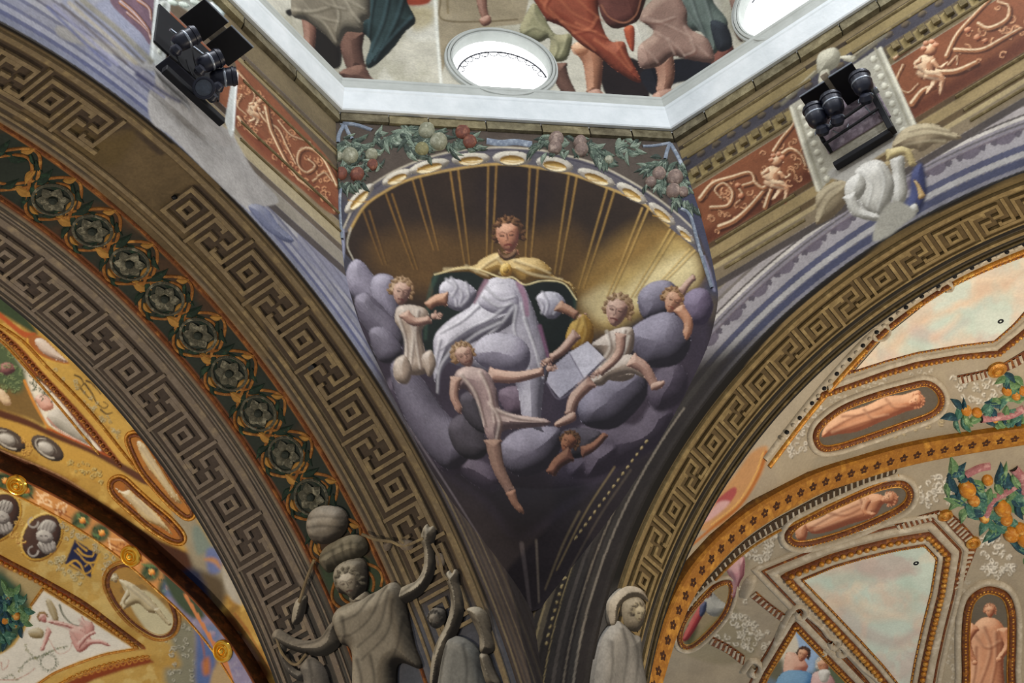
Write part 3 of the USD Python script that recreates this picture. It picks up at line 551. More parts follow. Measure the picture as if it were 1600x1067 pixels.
def paint_left_wall(P):
    z = lambda *p: zat('L', p)
    e0, e1 = (-240, -130), (845, 1100)
    # plaster and the bands that run with the arch
    P.mottle('a7a29c', .012, .5, .6, 2)
    for r0, r1, c, a in ((-.05, .045, '2b241c', 1), (.045, .16, '747788', .9), (.16, .26, '4e5272', .9), (.26, .37, '94949e', .9), (.37, .45, '595b75', .85), (.45, .60, '82828e', .8), (.60, .68, '53546a', .8), (.68, .80, '9c9a9c', .7), (.8, .86, '4f4c5c', .8), (.86, 1.0, '86838e', .7), (1.0, 1.06, '57535f', .7)):
        aband(P, 'L', r0, r1, e0, e1, c, 1.4, a)
    # dark foot of the wall, where the painted mouldings run into the corner
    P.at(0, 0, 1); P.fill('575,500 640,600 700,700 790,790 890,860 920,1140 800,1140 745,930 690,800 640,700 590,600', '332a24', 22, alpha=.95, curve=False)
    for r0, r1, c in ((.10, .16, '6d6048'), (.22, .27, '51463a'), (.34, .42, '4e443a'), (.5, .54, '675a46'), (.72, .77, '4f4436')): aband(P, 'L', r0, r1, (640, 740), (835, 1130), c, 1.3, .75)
    # mouldings level with the cornice
    zf1, zf0 = z(528, 268), z(528, 332)
    band(P, 'L', zw, z(526, 226), 0, 13, '6d6048', 1); band(P, 'L', z(526, 226), zf1, 0, 13, '574b3c', 1); band(P, 'L', z(526, 236), z(526, 243), 0, 13, '8a7a58', 1)
    band(P, 'L', zf1, zf0, 0, 13, '7c4a30', 1.2)
    P.mottle('5b2f20', .03, .56, .5, 7, ((P.p[:, 0] > 365) & (P.p[:, 1] < 345)).astype(float)*0)
    zz_ = [zf0, z(530, 345), z(532, 362), z(535, 384), z(537, 396), z(541, 420), z(545, 436)]
    for a, b, c in zip(zz_[:-1], zz_[1:], ('3d3026', '84765c', 'a39678', '5e5348', '8b8478', '4d4644')): band(P, 'L', a, b, 0, 7.6, c, 1.2)
    band(P, 'L', z(545, 436), z(552, 470), 0, 4.9, '7b7c90', 2, .6)
    # lost plaster, toned grey
    P.at(0, 0, .3375)
    P.fill('690,430 760,380 830,480 1000,600 1060,600 1110,680 1180,800 1290,930 1180,960 1150,975 990,830 800,640 700,560', 'a39f9b', 2.5, grain=.12)
    P.fill('720,300 780,300 1030,580 1080,600 1060,680 880,600 740,440', 'a09b96', 2, grain=.1)
    P.fill('270,120 420,170 640,270 720,300 700,330 520,250 290,180', '9d988e', 3, alpha=.75)
    P.line('635,345 760,430 830,470', '3c3c58', 22, 10, 3); P.line('640,370 760,450', '6a6a86', 10, 8, 2)
    P.blob('1150,960 1190,945 1240,970 1290,1040 1360,1110 1320,1120 1230,1060', '474b62', '6f738a', '9fa1ae', curve=True)
    # terracotta panel to the right of the lamps, and the purple one to the left
    P.fill('1095,330 1120,300 1560,790 1555,990 1400,880 1090,590', '7f4c33', 2)
    P.fill('1095,580 1300,780 1555,985 1555,930 1350,760 1095,520', '6e3826', 4, alpha=.7)
    curls(P, Polygon(P2('1110,350 1540,790 1540,950 1400,850 1100,580', (0, 0), .3375)), 70, 5, '4a2012', 'd0976c', 33, 2.2)
    scrolls(P, (0, 0), .3375, [('1560,860 1500,740 1440,690 1390,700 1380,760 1420,800 1460,770 1430,740', 22), ('1100,330 1150,390 1180,440 1170,480', 16), ('1105,545 1150,600 1190,640', 26), ('1180,480 1230,560 1290,600 1330,680 1370,760', 18), ('1230,500 1250,590 1270,640 1320,740 1380,830', 24), ('1290,560 1340,620 1380,640 1440,660', 12), ('1380,830 1450,880 1520,930 1550,980', 16), ('1120,440 1100,490 1140,530', 12), ('1450,840 1500,800 1540,840', 12)])
    child(P, 1180, 500, 120, 35)
    P.fill('510,0 715,0 700,200 650,150', '6d5560', 2); scrolls(P, (0, 0), .3375, [('560,10 620,60 680,130 700,180', 26), ('640,0 690,40 700,90', 20), ('590,60 650,110 690,150', 14)], '3a2a34', 'cdbcc0')
    # the stone tabernacle frame behind the lamps
    P.fill('715,0 790,0 785,80 770,250 760,300 720,300 690,270 700,180', 'b2b5b0', 1.5, curve=False); P.line('728,0 712,150 705,270', 'dfe2dd', 10, soft=1.5); P.line('765,20 750,120 745,250', '8a8d86', 12, soft=2)
    for i in range(7): P.blob(P.ell(752-i*2, 20+i*36, 12, 14), '7d8078', 'b4b7ac', 'e3e6dc')
    P.fill('1075,360 1100,330 1090,470 1085,600 1070,640 1040,560', 'b9bcb8', 1.5, curve=False); P.line('1098,340 1088,470 1080,600', 'e6e9e6', 8, soft=1.5)
    P.fill('790,0 1090,0 1060,60 900,70', '8d9088', 3, curve=False); P.blob('960,20 1000,10 1040,60 1010,80 970,50', '8a9694', 'c4d0d0', 'eef4f4')
    for i in range(5): P.blob(P.ell(800+i*52, 12+(i % 2)*10, 26, 13, 20), '6c746c', 'a9b2a6', 'dbe3da')
    # grey stripes level with the cornice, left of the lamps
    for o, c, w in ((0, '8a8470', 26), (32, '4a4238', 12), (60, 'a59c88', 18), (95, '5a5250', 12), (130, '8b8aa0', 16), (160, '5a5f86', 14)): P.line(f'{380-o},{0+o*.2} {560-o},{150+o*.35} {700-o*1.2},{285+o*.1}', c, w, soft=2, alpha=.8)

def paint_right_wall(P):
    z = lambda *p: zat('R', p)
    P.mottle('9a9384', .012, .52, .5, 2)
    # bands with the arch, from the edge outwards; the first is a painted shadow line
    e0, e1 = (1860, 190), (868, 1100)
    for r0, r1, c, a in ((-.06, .05, '17130f', 1), (.05, .12, '7d7a80', .9), (.12, .26, '45475c', 1), (.26, .29, '6a6874', 1), (.29, .40, 'aaa6a2', 1), (.40, .52, '515267', 1), (.52, .80, '9d9798', 1), (.80, .84, '6b6068', 1), (.84, .90, '857e84', 1), (.90, .94, '5f5a5e', 1), (.94, .99, '8c858a', 1), (.99, 1.06, 'c8c0b6', 1), (1.06, 1.10, '57504e', 1), (1.10, 1.24, 'a89f9b', 1), (1.24, 1.30, '6f6764', .8), (1.30, 1.42, '8c8488', .7)):
        aband(P, 'R', r0, r1, e0, e1, c, 1.2, a)
    # painted egg and dart
    A = ARCH['R']; 
    for i, a in enumerate(np.arange(.62, 2.0, .0235)):
        m = i % 3; pr = lambda aa, dr: project(C+A['n']*A['h']-A['t']*((A['R']+dr)*math.cos(aa)-A['off'])+np.array([0, 0, 1.])*(A['za']+(A['R']*A['ec']+dr)*math.sin(aa)))
        if m == 0: P.at(0, 0, 1); P.fill(np.array([pr(a-.017, .8), pr(a-.015, .7), pr(a, .645), pr(a+.015, .7), pr(a+.017, .8)]), '5f5560', .9, alpha=.9)
        else: P.at(0, 0, 1); P.fill(np.array([pr(a-.007, .8), pr(a-.005, .73), pr(a, .69), pr(a+.005, .73), pr(a+.007, .8)]), '4f4750', .8, alpha=.9)
    # dark lower reach, toned warm in the corner
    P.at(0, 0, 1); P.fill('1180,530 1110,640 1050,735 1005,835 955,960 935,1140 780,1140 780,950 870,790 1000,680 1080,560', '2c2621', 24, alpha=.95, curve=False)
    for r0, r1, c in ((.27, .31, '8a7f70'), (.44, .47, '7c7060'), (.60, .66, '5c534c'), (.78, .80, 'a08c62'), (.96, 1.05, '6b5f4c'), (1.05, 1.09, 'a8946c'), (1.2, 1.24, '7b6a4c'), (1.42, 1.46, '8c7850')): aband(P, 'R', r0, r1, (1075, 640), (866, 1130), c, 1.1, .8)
    for i, a in enumerate(np.arange(.40, .72, .017)): P.blob(P.ell(*project(C+A['n']*A['h']-A['t']*((A['R']+.86)*math.cos(a)-A['off'])+np.array([0, 0, 1.])*(A['za']+(A['R']*A['ec']+.86)*math.sin(a))), 3.2, 2.2, -60), '5a4a30', 'a08a5c', 'd4bf8c')
    # level mouldings below the cornice
    zA = [zw, z(1057, 232), z(1059, 238), z(1063, 250), z(1073, 268), z(1079, 278), z(1082, 284), z(1086, 292)]
    for a, b, c in zip(zA[:-1], zA[1:], ('75664a', '3a3024', '83734e', '3f3c42', '564a3a', '453b2e', '6c5d42')): band(P, 'R', a, b, 0, 13, c, 1)
    zd0, zd1 = z(1075, 272), z(1079, 279)
    for s in np.arange(4.1, 11, .23):
        band(P, 'R', zd0+.02, zd1-.14, s, s+.12, '8f7e54', .9)
    for s in np.arange(4.15, 11, .29):
        P.at(0, 0, 1); c = project(K+tR*s+np.array([0, 0, zd0+.28])); P.blob(P.ell(*c, 8, 5, -34), '2a221a', '4d4232', '6d5e44', alpha=.8)
    zt1, zt0 = z(1087, 293), z(1113, 377)
    band(P, 'R', zt1, zt0, 0, 13, '7c4a30', 1.2); band(P, 'R', zt0+.3, zt0, 0, 13, '542a1c', 8, .8)
    curls(P, Polygon(np.vstack([hz('R', zt1-.15, 4.2, 7.0), hz('R', zt0+.15, 4.2, 7.0)[::-1]])), 70, 5.5, '451f12', 'd09a70', 31, 2.4); curls(P, Polygon(np.vstack([hz('R', zt1-.15, 8.6, 12.5), hz('R', zt0+.15, 8.6, 12.5)[::-1]])), 80, 6, '451f12', 'd09a70', 32, 2.6)
    zz_ = [zt0, z(1114, 386), z(1116, 402), z(1117, 413), z(1118, 420), z(1117, 440), z(1117, 452)]
    for a, b, c in zip(zz_[:-1], zz_[1:], ('54412a', '96825a', '5c4a30', 'a8966e', '7f7058', '4c4440')): band(P, 'R', a, b, 0, 13, c, 1.3)
    # re-lay the arch bands over the level ones where they meet
    for r0, r1, c in ((.05, .12, '7d7a80'), (.12, .26, '45475c'), (.29, .40, 'aaa6a2'), (.40, .52, '515267')): aband(P, 'R', r0, r1, (1660, 250), (1250, 470), c, 1.2)
    # terracotta relief, left and right of the tabernacle
    scrolls(P, (1060, 0), .3375, [('100,920 160,850 250,820 330,800 350,840 300,860', 26), ('150,960 230,950 250,890 210,850 170,880 200,920', 20), ('190,1050 260,1020 330,960 400,880', 30), ('280,870 300,910 270,940', 14), ('350,840 390,870 420,840 400,790', 22), ('440,700 480,640 530,580 540,540', 20), ('470,720 520,690 570,720 590,770', 24), ('400,960 430,880 470,830', 26)])
    child(P, 440, 810, 190, 12)
    scrolls(P, (1060, 0), .3375, [('1000,270 1060,230 1100,200', 16), ('1040,300 1010,380 1060,430 1110,390', 14), ('1240,260 1290,160 1380,60 1440,0', 22), ('1390,110 1440,130 1520,90 1530,30 1480,10', 26), ('1280,230 1400,230 1500,180 1590,130', 24), ('1250,300 1290,260 1290,300', 12), ('1080,480 1130,420 1180,400', 30), ('1160,330 1280,330 1380,290', 36)])
    child(P, 1150, 300, 210, 10)
    for x, y, r in ((1340, 140, 16), (1385, 175, 18), (1420, 190, 14), (290, 910, 16), (275, 860, 14)): P.blob(P.ell(x, y, r, r), *TERR)
    # stone tabernacle behind the lamps
    P.fill('515,490 940,215 1105,580 1050,640 860,760 700,830 650,890 600,740', 'aaa594', 1.5, curve=False, grain=.08)
    P.fill('700,790 1010,610 1060,640 900,740 880,800 1000,960 960,1000 800,990 780,860', 'a7a39a', 3)
    for o, c, w in ((0, 'd4cfba', 14), (24, '8e8974', 9)): P.line(f'{522+o},500 {585+o},700 {645+o},880', c, w, soft=1.5); P.line(f'{935-o},225 {1015-o},400 {1092-o},580', c, w, soft=1.5)
    for i in range(9):
        t = i/8; P.blob(P.ell(568+t*120, 500+t*330, 16, 17), '8c8674', 'bdb8a4', 'e4e0cc'); P.blob(P.ell(905+t*135, 275+t*330, 17, 18), '8c8674', 'bdb8a4', 'e4e0cc')
    P.blob('640,280 660,240 720,220 750,250 740,300 700,330 650,340', '6e6a5a', '9c9784', 'cbc6b0'); P.blob('745,265 800,255 830,270 800,290', '7d7866', 'a8a28e', 'cfcab6'); P.blob('660,330 700,330 690,400 650,390', '6e6a5a', '9c9784', 'c2bda8')
    P.line('480,480 640,330', '6c6656', 16, soft=2); P.line('500,450 630,330', 'a89f84', 6); P.line('820,270 960,160', '6c6656', 14, soft=2); P.line('800,265 950,155', 'a39a80', 6)
    # crouching stone supporter below, wrapped in cloth, with wings
    P.blob('1040,600 1150,570 1250,600 1310,640 1200,660 1130,700 1090,690 990,680', '5a4c38', '96866a', 'c4b594', R=60); P.folds(['1290,640 1180,620 1060,640', '1240,660 1150,660 1050,680', '1260,610 1150,595 1070,610'], '5e5038', 'cdbf9c', 9)
    P.blob('640,900 720,840 790,850 780,930 720,1000 640,1040 640,970', '5a4c38', '8f8064', 'bcae90', R=60); P.folds(['660,1010 700,930 780,870', '640,960 690,890 760,850'], '5e5038', 'c4b594', 9)
    W3 = ('6c685e', 'b5b1a6', 'e2dfd6')
    P.blob('1130,760 1150,900 1100,1000 1040,990 1070,900 1080,800', '1d2038', '33375a', '545a80', soft=4, R=40)
    P.blob('980,730 1040,720 1050,800 1060,900 1020,960 980,900 990,810', *W3); P.blob('820,790 900,740 960,760 1000,850 980,940 930,1000 860,960 830,880', *W3, R=70); P.blob('780,840 840,800 870,860 840,920 800,930 770,900', *W3)
    P.limb([(960, 720), (1050, 700), (1090, 770)], 50, 30, ('6a5c40', 'a89668', 'd4c494')); P.limb([(790, 900), (830, 980), (930, 1010)], 60, 34, W3); P.blob('1040,990 1095,940 1110,980 1060,1000', *W3); P.limb([(1090, 830), (1115, 870), (1130, 920)], 8, 34, ('6a5030', 'b0905c', 'd8c094'))
    P.folds(['840,800 900,860 880,960', '930,760 960,850 930,980'], '8a867c', 'eceae2', 10)
    # grey lost plaster by the arch
    P.fill('930,1000 1000,930 1100,985 1030,1050 960,1100 900,1110', '9b978a', 3, grain=.1)

def paint_pendentive(P):
    # ground: dark, brown at the top, blue at the flanks
    P.at(0, 0, 1); P.fill('500,170 1080,200 1130,420 1120,500 520,430', '4e443c', 12, curve=False); P.fill('500,300 560,330 570,420 550,460 500,440', '383a48', 14, alpha=.8); P.fill('1060,270 1110,300 1135,450 1080,440 1050,340', '3a3e54', 12, alpha=.8)
    sh = P.new('painted_shell', 'dark gilded shell niche with radiating ribs'); P.at(520, 180, .375)
    rim_o = '50,450 110,340 200,265 330,200 480,155 640,136 760,136 900,152 1100,205 1290,305 1420,398 1510,480 1545,560'
    P.fill(rim_o+' 1560,660 1400,800 1000,900 600,900 200,800 90,620 45,560', '2d2119', 2, part=sh)
    P.at(520, 180, .375)
    for poly, c, so, al in (('150,560 330,480 700,520 1000,480 1120,700 900,760 300,720', '5d4322', 26, .8), ('1020,700 1180,520 1330,450 1440,480 1520,590 1520,700 1300,800 1080,900', '8a6a36', 22, .9), ('1120,720 1300,600 1420,520 1490,560 1500,690 1330,780 1150,880', 'b39a60', 18, .85), ('1210,740 1400,600 1500,590 1510,690 1380,760 1240,800', 'dccb9a', 14, .8), ('620,250 900,260 880,420 640,420', '241a1a', 26, .8), ('1040,780 1120,720 1200,740 1130,860', 'd6c494', 12, .6)):
        P.fill(poly, c, so, alpha=al)
    for i, (x0, y0, x1, y1) in enumerate(((140, 400, 215, 620), (235, 330, 345, 640), (348, 262, 430, 560), (505, 222, 560, 620), (665, 208, 652, 600), (838, 220, 812, 640), (1000, 255, 935, 660), (1160, 305, 1035, 720), (1302, 388, 1150, 760), (1418, 478, 1250, 760), (1500, 560, 1345, 720))):
        c = ('6b4d26', '775628', '7f5d2e', '8a6734', '8a6836', '8a6836', '94713a', 'a07c40', 'ad8a4c', 'b89858', 'c4a668')[i]; d = 17 if 1 < i < 8 else 13
        for o in (-d, d): P.line([(x0+o, y0), ((x0+x1)/2+o*.85, (y0+y1)/2+4), (x1+o*.6, y1)], c, 9, 6, 1.2, alpha=.9); P.line([(x0+o+7, y0), ((x0+x1)/2+o*.85+6, (y0+y1)/2+4), (x1+o*.6+4, y1)], '2a1c10', 5, 3, 1.2, alpha=.7)
    rim = P.new('painted_shell_rim', 'pearly scalloped rim')
    P.fill('45,470 110,340 200,265 330,200 480,155 640,136 760,136 900,152 1100,205 1290,305 1420,398 1510,480 1545,590 1490,540 1400,465 1290,370 1180,320 1000,250 860,222 700,206 520,226 330,268 200,330 120,390 70,480', '575358', 1.4, part=rim)
    P.line('45,470 110,340 200,265 330,200 480,155 640,136 760,136 900,152 1100,205 1290,305 1420,398 1510,480', 'b9ae98', 7, soft=1.2); P.line('70,480 130,382 210,322 330,264 520,222 700,203 860,219 1000,247 1180,316 1290,366 1400,460', 'b08f52', 10, soft=1.4); P.line('60,452 120,352 210,280 335,212 485,168 640,149 760,149 900,165 1100,218 1285,316 1410,408', '34303c', 5, soft=1)
    for x, y, rx, ry, ro in ((110, 350, 64, 20, -46), (268, 262, 52, 20, -24), (402, 216, 66, 21, -14), (575, 186, 62, 21, -4), (747, 183, 62, 24, 2), (925, 208, 60, 24, 11), (1098, 262, 64, 20, 22), (1246, 328, 56, 20, 33), (1372, 414, 54, 17, 40), (1470, 500, 40, 12, 45)):
        P.blob(P.ell(x, y-3, rx*1.3, ry*1.3, ro), '6a6258', '9c9284', 'd6cebc', rim, R=22); P.blob(P.ell(x, y+4, rx*.82, ry*.85, ro), '6e5020', 'b89450', 'ecdcb4', rim, L=(.3, .8)); P.line([(x-rx*.7, y+4), (x, y+ry*.6), (x+rx*.7, y+8)], 'a87c34', 4, 3)
    # clouds behind
    cl = lambda: P.new('painted_cloud')
    P.at(520, 520, .375); c0 = P.new('painted_cloud_mass', 'dark purple cloud mass at the foot of the fresco'); P.fill('40,-60 150,60 250,260 430,560 620,700 770,860 1000,720 1200,560 1440,400 1540,200 1560,-60 1400,-150 1300,100 900,200 400,0 200,-120', '362e39', 8, part=c0)
    P.fill('430,560 620,700 770,870 960,740 1060,640 820,610 600,560', '171214', 20, alpha=.9); P.fill('640,600 760,720 900,650 880,560', '1d181e', 18, alpha=.85); P.fill('1100,300 1440,100 1500,250 1300,450 1120,560 1000,500', '3c323c', 30, alpha=.8)
    for a in ('1000,420 1120,360 1260,380 1330,300 1420,330 1380,450 1240,540 1100,600 980,590', '560,520 640,540 700,600 680,660 600,640 520,570', '400,430 480,460 540,540 520,590 440,560', '1330,180 1420,120 1480,180 1460,280 1360,330 1310,270', '250,190 330,300 400,420 380,440 280,330 220,240', '1060,480 1180,470 1160,560 1060,600'): P.at(520, 520, .375); P.blob(a, '221b24', '453c48', '6e6470', cl(), R=110, soft=5)
    for a, cols, o, R in (('30,-40 100,-20 180,90 160,160 90,120', LAVD, (520, 520), 60),
            ('60,640 100,600 150,640 220,760 200,800 120,780 60,720', LAVL, (520, 180), 60), ('160,690 200,660 255,680 275,770 270,860 210,830 165,770', LAVL, (520, 180), 60), ('90,770 140,740 200,790 280,880 290,960 200,960 120,870', LAV, (520, 180), 80), ('150,910 190,880 250,910 290,980 260,1030 190,1020', LAV, (520, 180), 60),
            ('1270,760 1320,700 1400,690 1440,740 1400,830 1300,850', LAV, (520, 180), 70), ('1450,780 1500,725 1560,730 1585,800 1550,870 1480,860', ('2a2230', '5c5062', '92869a'), (520, 180), 70), ('1230,920 1300,850 1400,820 1470,870 1490,960 1430,1040 1300,1040', LAV, (520, 180), 110),
            ('240,150 300,110 380,200 470,330 560,420 570,520 480,570 380,480 290,330', LAV, (520, 520), 90), ('480,400 530,340 600,380 650,480 600,530 520,500', LAVD, (520, 520), 60), ('530,270 600,240 640,330 640,420 560,370', LAVD, (520, 520), 50),
            ('690,250 760,220 830,250 810,330 730,340', ('2a1f28', '5c4c58', '80707c'), (520, 520), 60), ('700,470 760,410 860,390 945,400 950,480 900,560 800,600 720,560', LAV, (520, 520), 100), ('1020,330 1040,240 1100,160 1190,130 1290,160 1310,250 1260,330 1170,400 1060,390', LAV, (520, 520), 120), ('950,420 1030,395 1120,420 1080,500 980,520', LAVD, (520, 520), 50)):
        P.at(*o, .375); P.blob(a, *cols, cl(), R=R, soft=1.6)
    # the robed man
    P.at(520, 180, .375); m = P.new('painted_man', 'seated man in pale grey robe and ochre cape with dark green cloak')
    P.fill('420,670 560,650 660,690 620,760 480,930 440,985 385,975 375,880 415,745', '18201d', 2.5, part=m); P.fill('760,680 960,690 1012,760 1000,850 975,985 900,1010 850,900 800,760', '141a18', 2.5, part=m); P.line('430,665 400,760 385,930', '34483c', 16, 10, 3, alpha=.8); P.line('1000,730 1010,790 990,900', '2e4034', 14, 8, 3, alpha=.8)
    RB = ('45414a', '97929c', 'd8d4da')
    P.blob('640,690 720,676 790,710 830,790 868,900 900,1010 880,1120 870,1300 920,1330 800,1280 760,1120 640,1080 480,1030 425,1000 430,910 520,835 590,775', *RB, m, R=80)
    P.blob('430,910 520,830 620,800 740,790 760,850 700,900 560,960 480,1030 425,1110 420,1000', *RB, m, R=90)
    P.blob('620,735 700,700 760,730 770,800 690,830 610,790', '6d6874', 'b8b3bc', 'dcd8de', m, R=50)
    P.folds(['740,790 660,850 560,900 450,980', '760,800 700,880 620,950 560,1040', '770,800 760,900 800,1000 830,1080', '790,790 820,900 860,1010 880,1100', '610,800 540,860 450,910', '640,720 700,770 760,760', '630,760 690,800 750,790', '700,870 600,920 500,1000', '800,850 840,960 866,1060', '450,940 430,1040 440,1080', '500,980 450,1060 440,1160'], '55505c', 'f8f5f8', 9, (-.7, -.8), 1.0)
    P.line('775,700 800,760 810,830', '8e6f80', 26, 18, 2); P.line('640,690 610,740 590,780', '8a6c78', 20, 12, 2); P.line('862,880 890,980 905,1040', '6b4a60', 16, 12, 2)
    P.blob('450,705 500,680 560,700 600,740 570,800 520,815 470,790 445,750', *RB, m, R=50); P.folds(['480,690 540,740 530,800', '460,730 510,760 520,800', '560,705 570,760 540,800', '500,685 520,720 500,760'], '5a5662', 'f4f0f4', 8, alpha=1.0)
    P.blob('850,760 890,735 945,745 970,790 930,845 880,835', *RB, m, R=45); P.folds(['880,745 900,790 890,835', '930,750 950,790 925,835', '860,770 880,800 875,830'], '5a5662', 'f4f0f4', 8, alpha=1.0)
    P.limb([(485, 765), (430, 772), (392, 800)], 56, 36, SKIN, m); P.hand(372, 822, 26, 130, SKIN, m); P.limb([(930, 790), (985, 815), (1020, 838)], 48, 32, SKIN, m); P.hand(1038, 846, 24, 20, SKIN, m)
    CP = ('503a1a', '9c7a40', 'e0c48a')
    P.blob('425,660 520,632 590,625 620,600 690,572 735,600 800,592 860,600 910,640 920,668 1000,705 1018,770 985,715 930,690 860,684 800,702 750,672 700,668 640,684 570,652 480,652', *CP, m, R=60)
    P.folds(['700,590 650,620 600,660', '690,600 720,640 700,665', '760,610 850,640 910,665', '770,640 840,670 960,690', '560,635 600,655 650,675', '470,648 560,645'], '6a4c1e', 'f6e2b0', 9, (-.6, -.9), .95)
    P.line('425,664 520,640 600,640 700,676 750,676 800,706 870,690 960,700 1015,768', 'e9d7a2', 5, soft=1)
    P.blob(P.ell(722, 645, 26, 29), '6a4a1e', 'b08a40', 'e6c880', m); P.blob(P.ell(722, 645, 13, 14), '4a3216', '8a6a30', 'caa85c', m)
    P.limb([(740, 585), (738, 560)], 62, 56, ('4a2c20', '8a5c44', 'b88a6c'), m); P.head(733, 500, 66, -6, HAIR, ('57332a', 'a87459', 'd4a486'), -.25, m)
    P.blob('690,556 720,584 765,560 760,590 722,606 692,584', '2e1e16', '5a3f2c', '7f6048', m, R=20)
    s1 = P.new('painted_sack', 'round ochre sack under the man\'s hand'); P.blob('1020,850 1050,830 1085,880 1078,950 1030,985 985,970 970,925 990,870', '5c3e12', '9a7430', 'd0aa5c', s1, R=60)
    P.folds(['1045,840 1060,900 1040,970', '1030,850 1010,910 1010,970'], '6a4818', 'd6b468', 8)
    # pale cloud before his knees
    P.at(520, 520, .375); P.blob('580,80 620,20 690,0 770,15 820,70 815,140 770,175 690,170 610,130', '47424e', '8c8694', 'c8c4ce', cl(), R=110)
    # attendants, draped, half hidden by cloud
    a1 = P.new('painted_attendant', 'attendant with curly hair at the left of the robed man'); P.at(520, 180, .375)
    TN = ('4c4038', '9a8878', 'd8cabc')
    P.blob('270,800 330,790 390,810 400,860 370,900 385,990 400,1070 300,1070 300,930 260,860', *TN, a1, R=50); P.folds(['300,820 340,900 330,1040', '360,820 350,920 370,1060', '280,850 310,950 310,1060'], '66544a', 'f4e8da', 9, alpha=1.0)
    P.limb([(290, 820), (340, 860), (410, 850)], 46, 30, SKIN2, a1); P.hand(425, 838, 22, -10, SKIN2, a1); P.head(283, 735, 52, 12, FAIR, SKIN2, .3, a1)
    P.blob('255,1030 300,1000 330,1060 310,1120 260,1100', *TN, a1); P.blob('370,1010 410,980 430,1040 400,1090', *TN, a1)
    a2 = P.new('painted_attendant', 'attendant in cream tunic holding a blank pale tablet'); P.at(520, 180, .375)
    P.blob('1110,930 1180,890 1250,890 1250,980 1200,1030 1260,1080 1200,1110 1090,1080 1130,1010 1080,960', *TN, a2, R=60); P.folds(['1150,910 1160,980 1120,1040', '1220,900 1200,980 1150,1050', '1240,930 1220,1000 1180,1060'], '6e5c50', 'f6ecde', 10, alpha=1.0)
    P.head(1188, 815, 62, 14, FAIR, SKIN2, -.3, a2)
    P.at(520, 520, .375); P.blob('1130,140 1230,90 1300,130 1310,190 1240,170 1160,190 1120,220 1060,210', *TN, a2, R=40); P.limb([(1240, 110), (1300, 150), (1345, 225)], 60, 34, SKIN2, a2); P.blob('1330,210 1380,200 1375,225 1330,240', *SKIN2, a2); P.limb([(1080, 190), (1010, 270), (985, 345)], 66, 38, SKIN2, a2); P.blob('1000,330 1010,365 940,392 925,375', *SKIN2, a2)
    P.limb([(1200, 0), (1190, 90), (1110, 170)], 44, 30, SKIN2, a2); P.hand(1098, 168, 20, 140, SKIN2, a2)
    bk = P.new('painted_tablet', 'blank pale grey open leaves'); P.fill('985,82 1062,36 1132,104 1045,190', 'c6c1c8', 1.2, part=bk, curve=False); P.fill('985,82 1045,190 945,272 890,206 905,150', 'a9a4ae', 1.2, part=bk, curve=False); P.line('985,82 1045,190', '77707c', 5); P.line('890,206 945,275 1045,196 1134,110', '5d5662', 7)
    P.limb([(1020, 0), (960, 70), (905, 108)], 46, 30, SKIN2, a2); P.hand(893, 118, 22, 150, SKIN2, a2)
    a3 = P.new('painted_attendant', 'foremost attendant in rosy tunic looking up, one arm stretched out'); RO = ('3e3032', '8a7370', 'c8b2a8')
    P.limb([(645, 175), (760, 185), (880, 160)], 60, 34, SKIN2, a3); P.hand(905, 150, 22, -12, SKIN2, a3)
    P.blob('510,170 560,140 640,160 680,230 700,320 760,340 890,360 895,385 800,398 710,410 690,470 640,430 610,310 560,240 520,230', *RO, a3, R=60); P.folds(['540,180 600,260 640,390', '620,170 660,260 680,380', '690,330 780,360 880,372', '660,300 700,370 690,450'], '5a4640', 'ecd8ca', 11, alpha=1.0)
    P.limb([(515, 185), (505, 260), (528, 325)], 46, 28, SKIN2, a3); P.limb([(665, 440), (690, 560), (745, 670)], 66, 38, ('3a2a26', '7c6054', 'a88a78'), a3); P.limb([(740, 660), (760, 710), (790, 745)], 40, 22, ('3e2820', '7d5a48', 'a8806a'), a3)
    P.head(543, 95, 50, -24, FAIR, SKIN2, .35, a3)
    a4 = P.new('painted_face', 'small shadowed head peering from the lower cloud'); P.head(985, 455, 42, 30, ('2c1c14', '5a3c28', '80603f'), ('3c221a', '86543c', 'b07c5c'), -.3, a4); P.limb([(1000, 500), (940, 540), (905, 590)], 60, 40, ('2e1c18', '6a4438', '946a54'), a4); P.limb([(1030, 500), (1090, 470), (1140, 420)], 44, 24, ('2e1c18', '6a4438', '946a54'), a4)
    a5 = P.new('painted_face', 'small head turned away over the right-hand cloud'); P.at(520, 180, .375); P.head(1412, 770, 48, 25, ('5a3c22', '8e6a48', 'bc9870'), ('6a4434', 'b07f62', 'd8ae90'), .5, a5); P.limb([(1440, 800), (1480, 860), (1475, 920)], 46, 34, ('6a4434', 'b07f62', 'd8ae90'), a5); P.limb([(1450, 740), (1480, 700), (1510, 670)], 34, 24, SKIN2, a5)
    # lower drapery, painted mouldings running down into the corner
    P.at(0, 0, 1)
    for a, c, w in (('640,700 700,780 760,870 810,930', '5d5350', 4), ('600,610 680,730 750,840', '6b6368', 3), ('905,800 880,850 852,920', '6f6049', 4), ('960,730 915,800 870,890', '857250', 3), ('985,735 935,810 885,900', '54493f', 4), ('815,850 822,900 828,950', '5a5050', 7), ('838,845 840,890 842,940', '776a5e', 4)): P.line(a, c, w, w*.7, 1.4, alpha=.75)
    for i in range(16): t = i/15; P.blob(P.ell(1010-t*110+0, 690+t*150, 3.4, 2.2, -55), '4a3c28', '93805a', 'c0ab7c')
    P.at(520, 180, .375)
    P.line('75,470 60,540 85,600', 'b3ab98', 7, 5, 1.2); P.line('1545,590 1570,660 1590,730', '9a98b0', 12, 6, 2); P.line('40,480 45,560 40,610', 'a9acc4', 12, 3, 2)



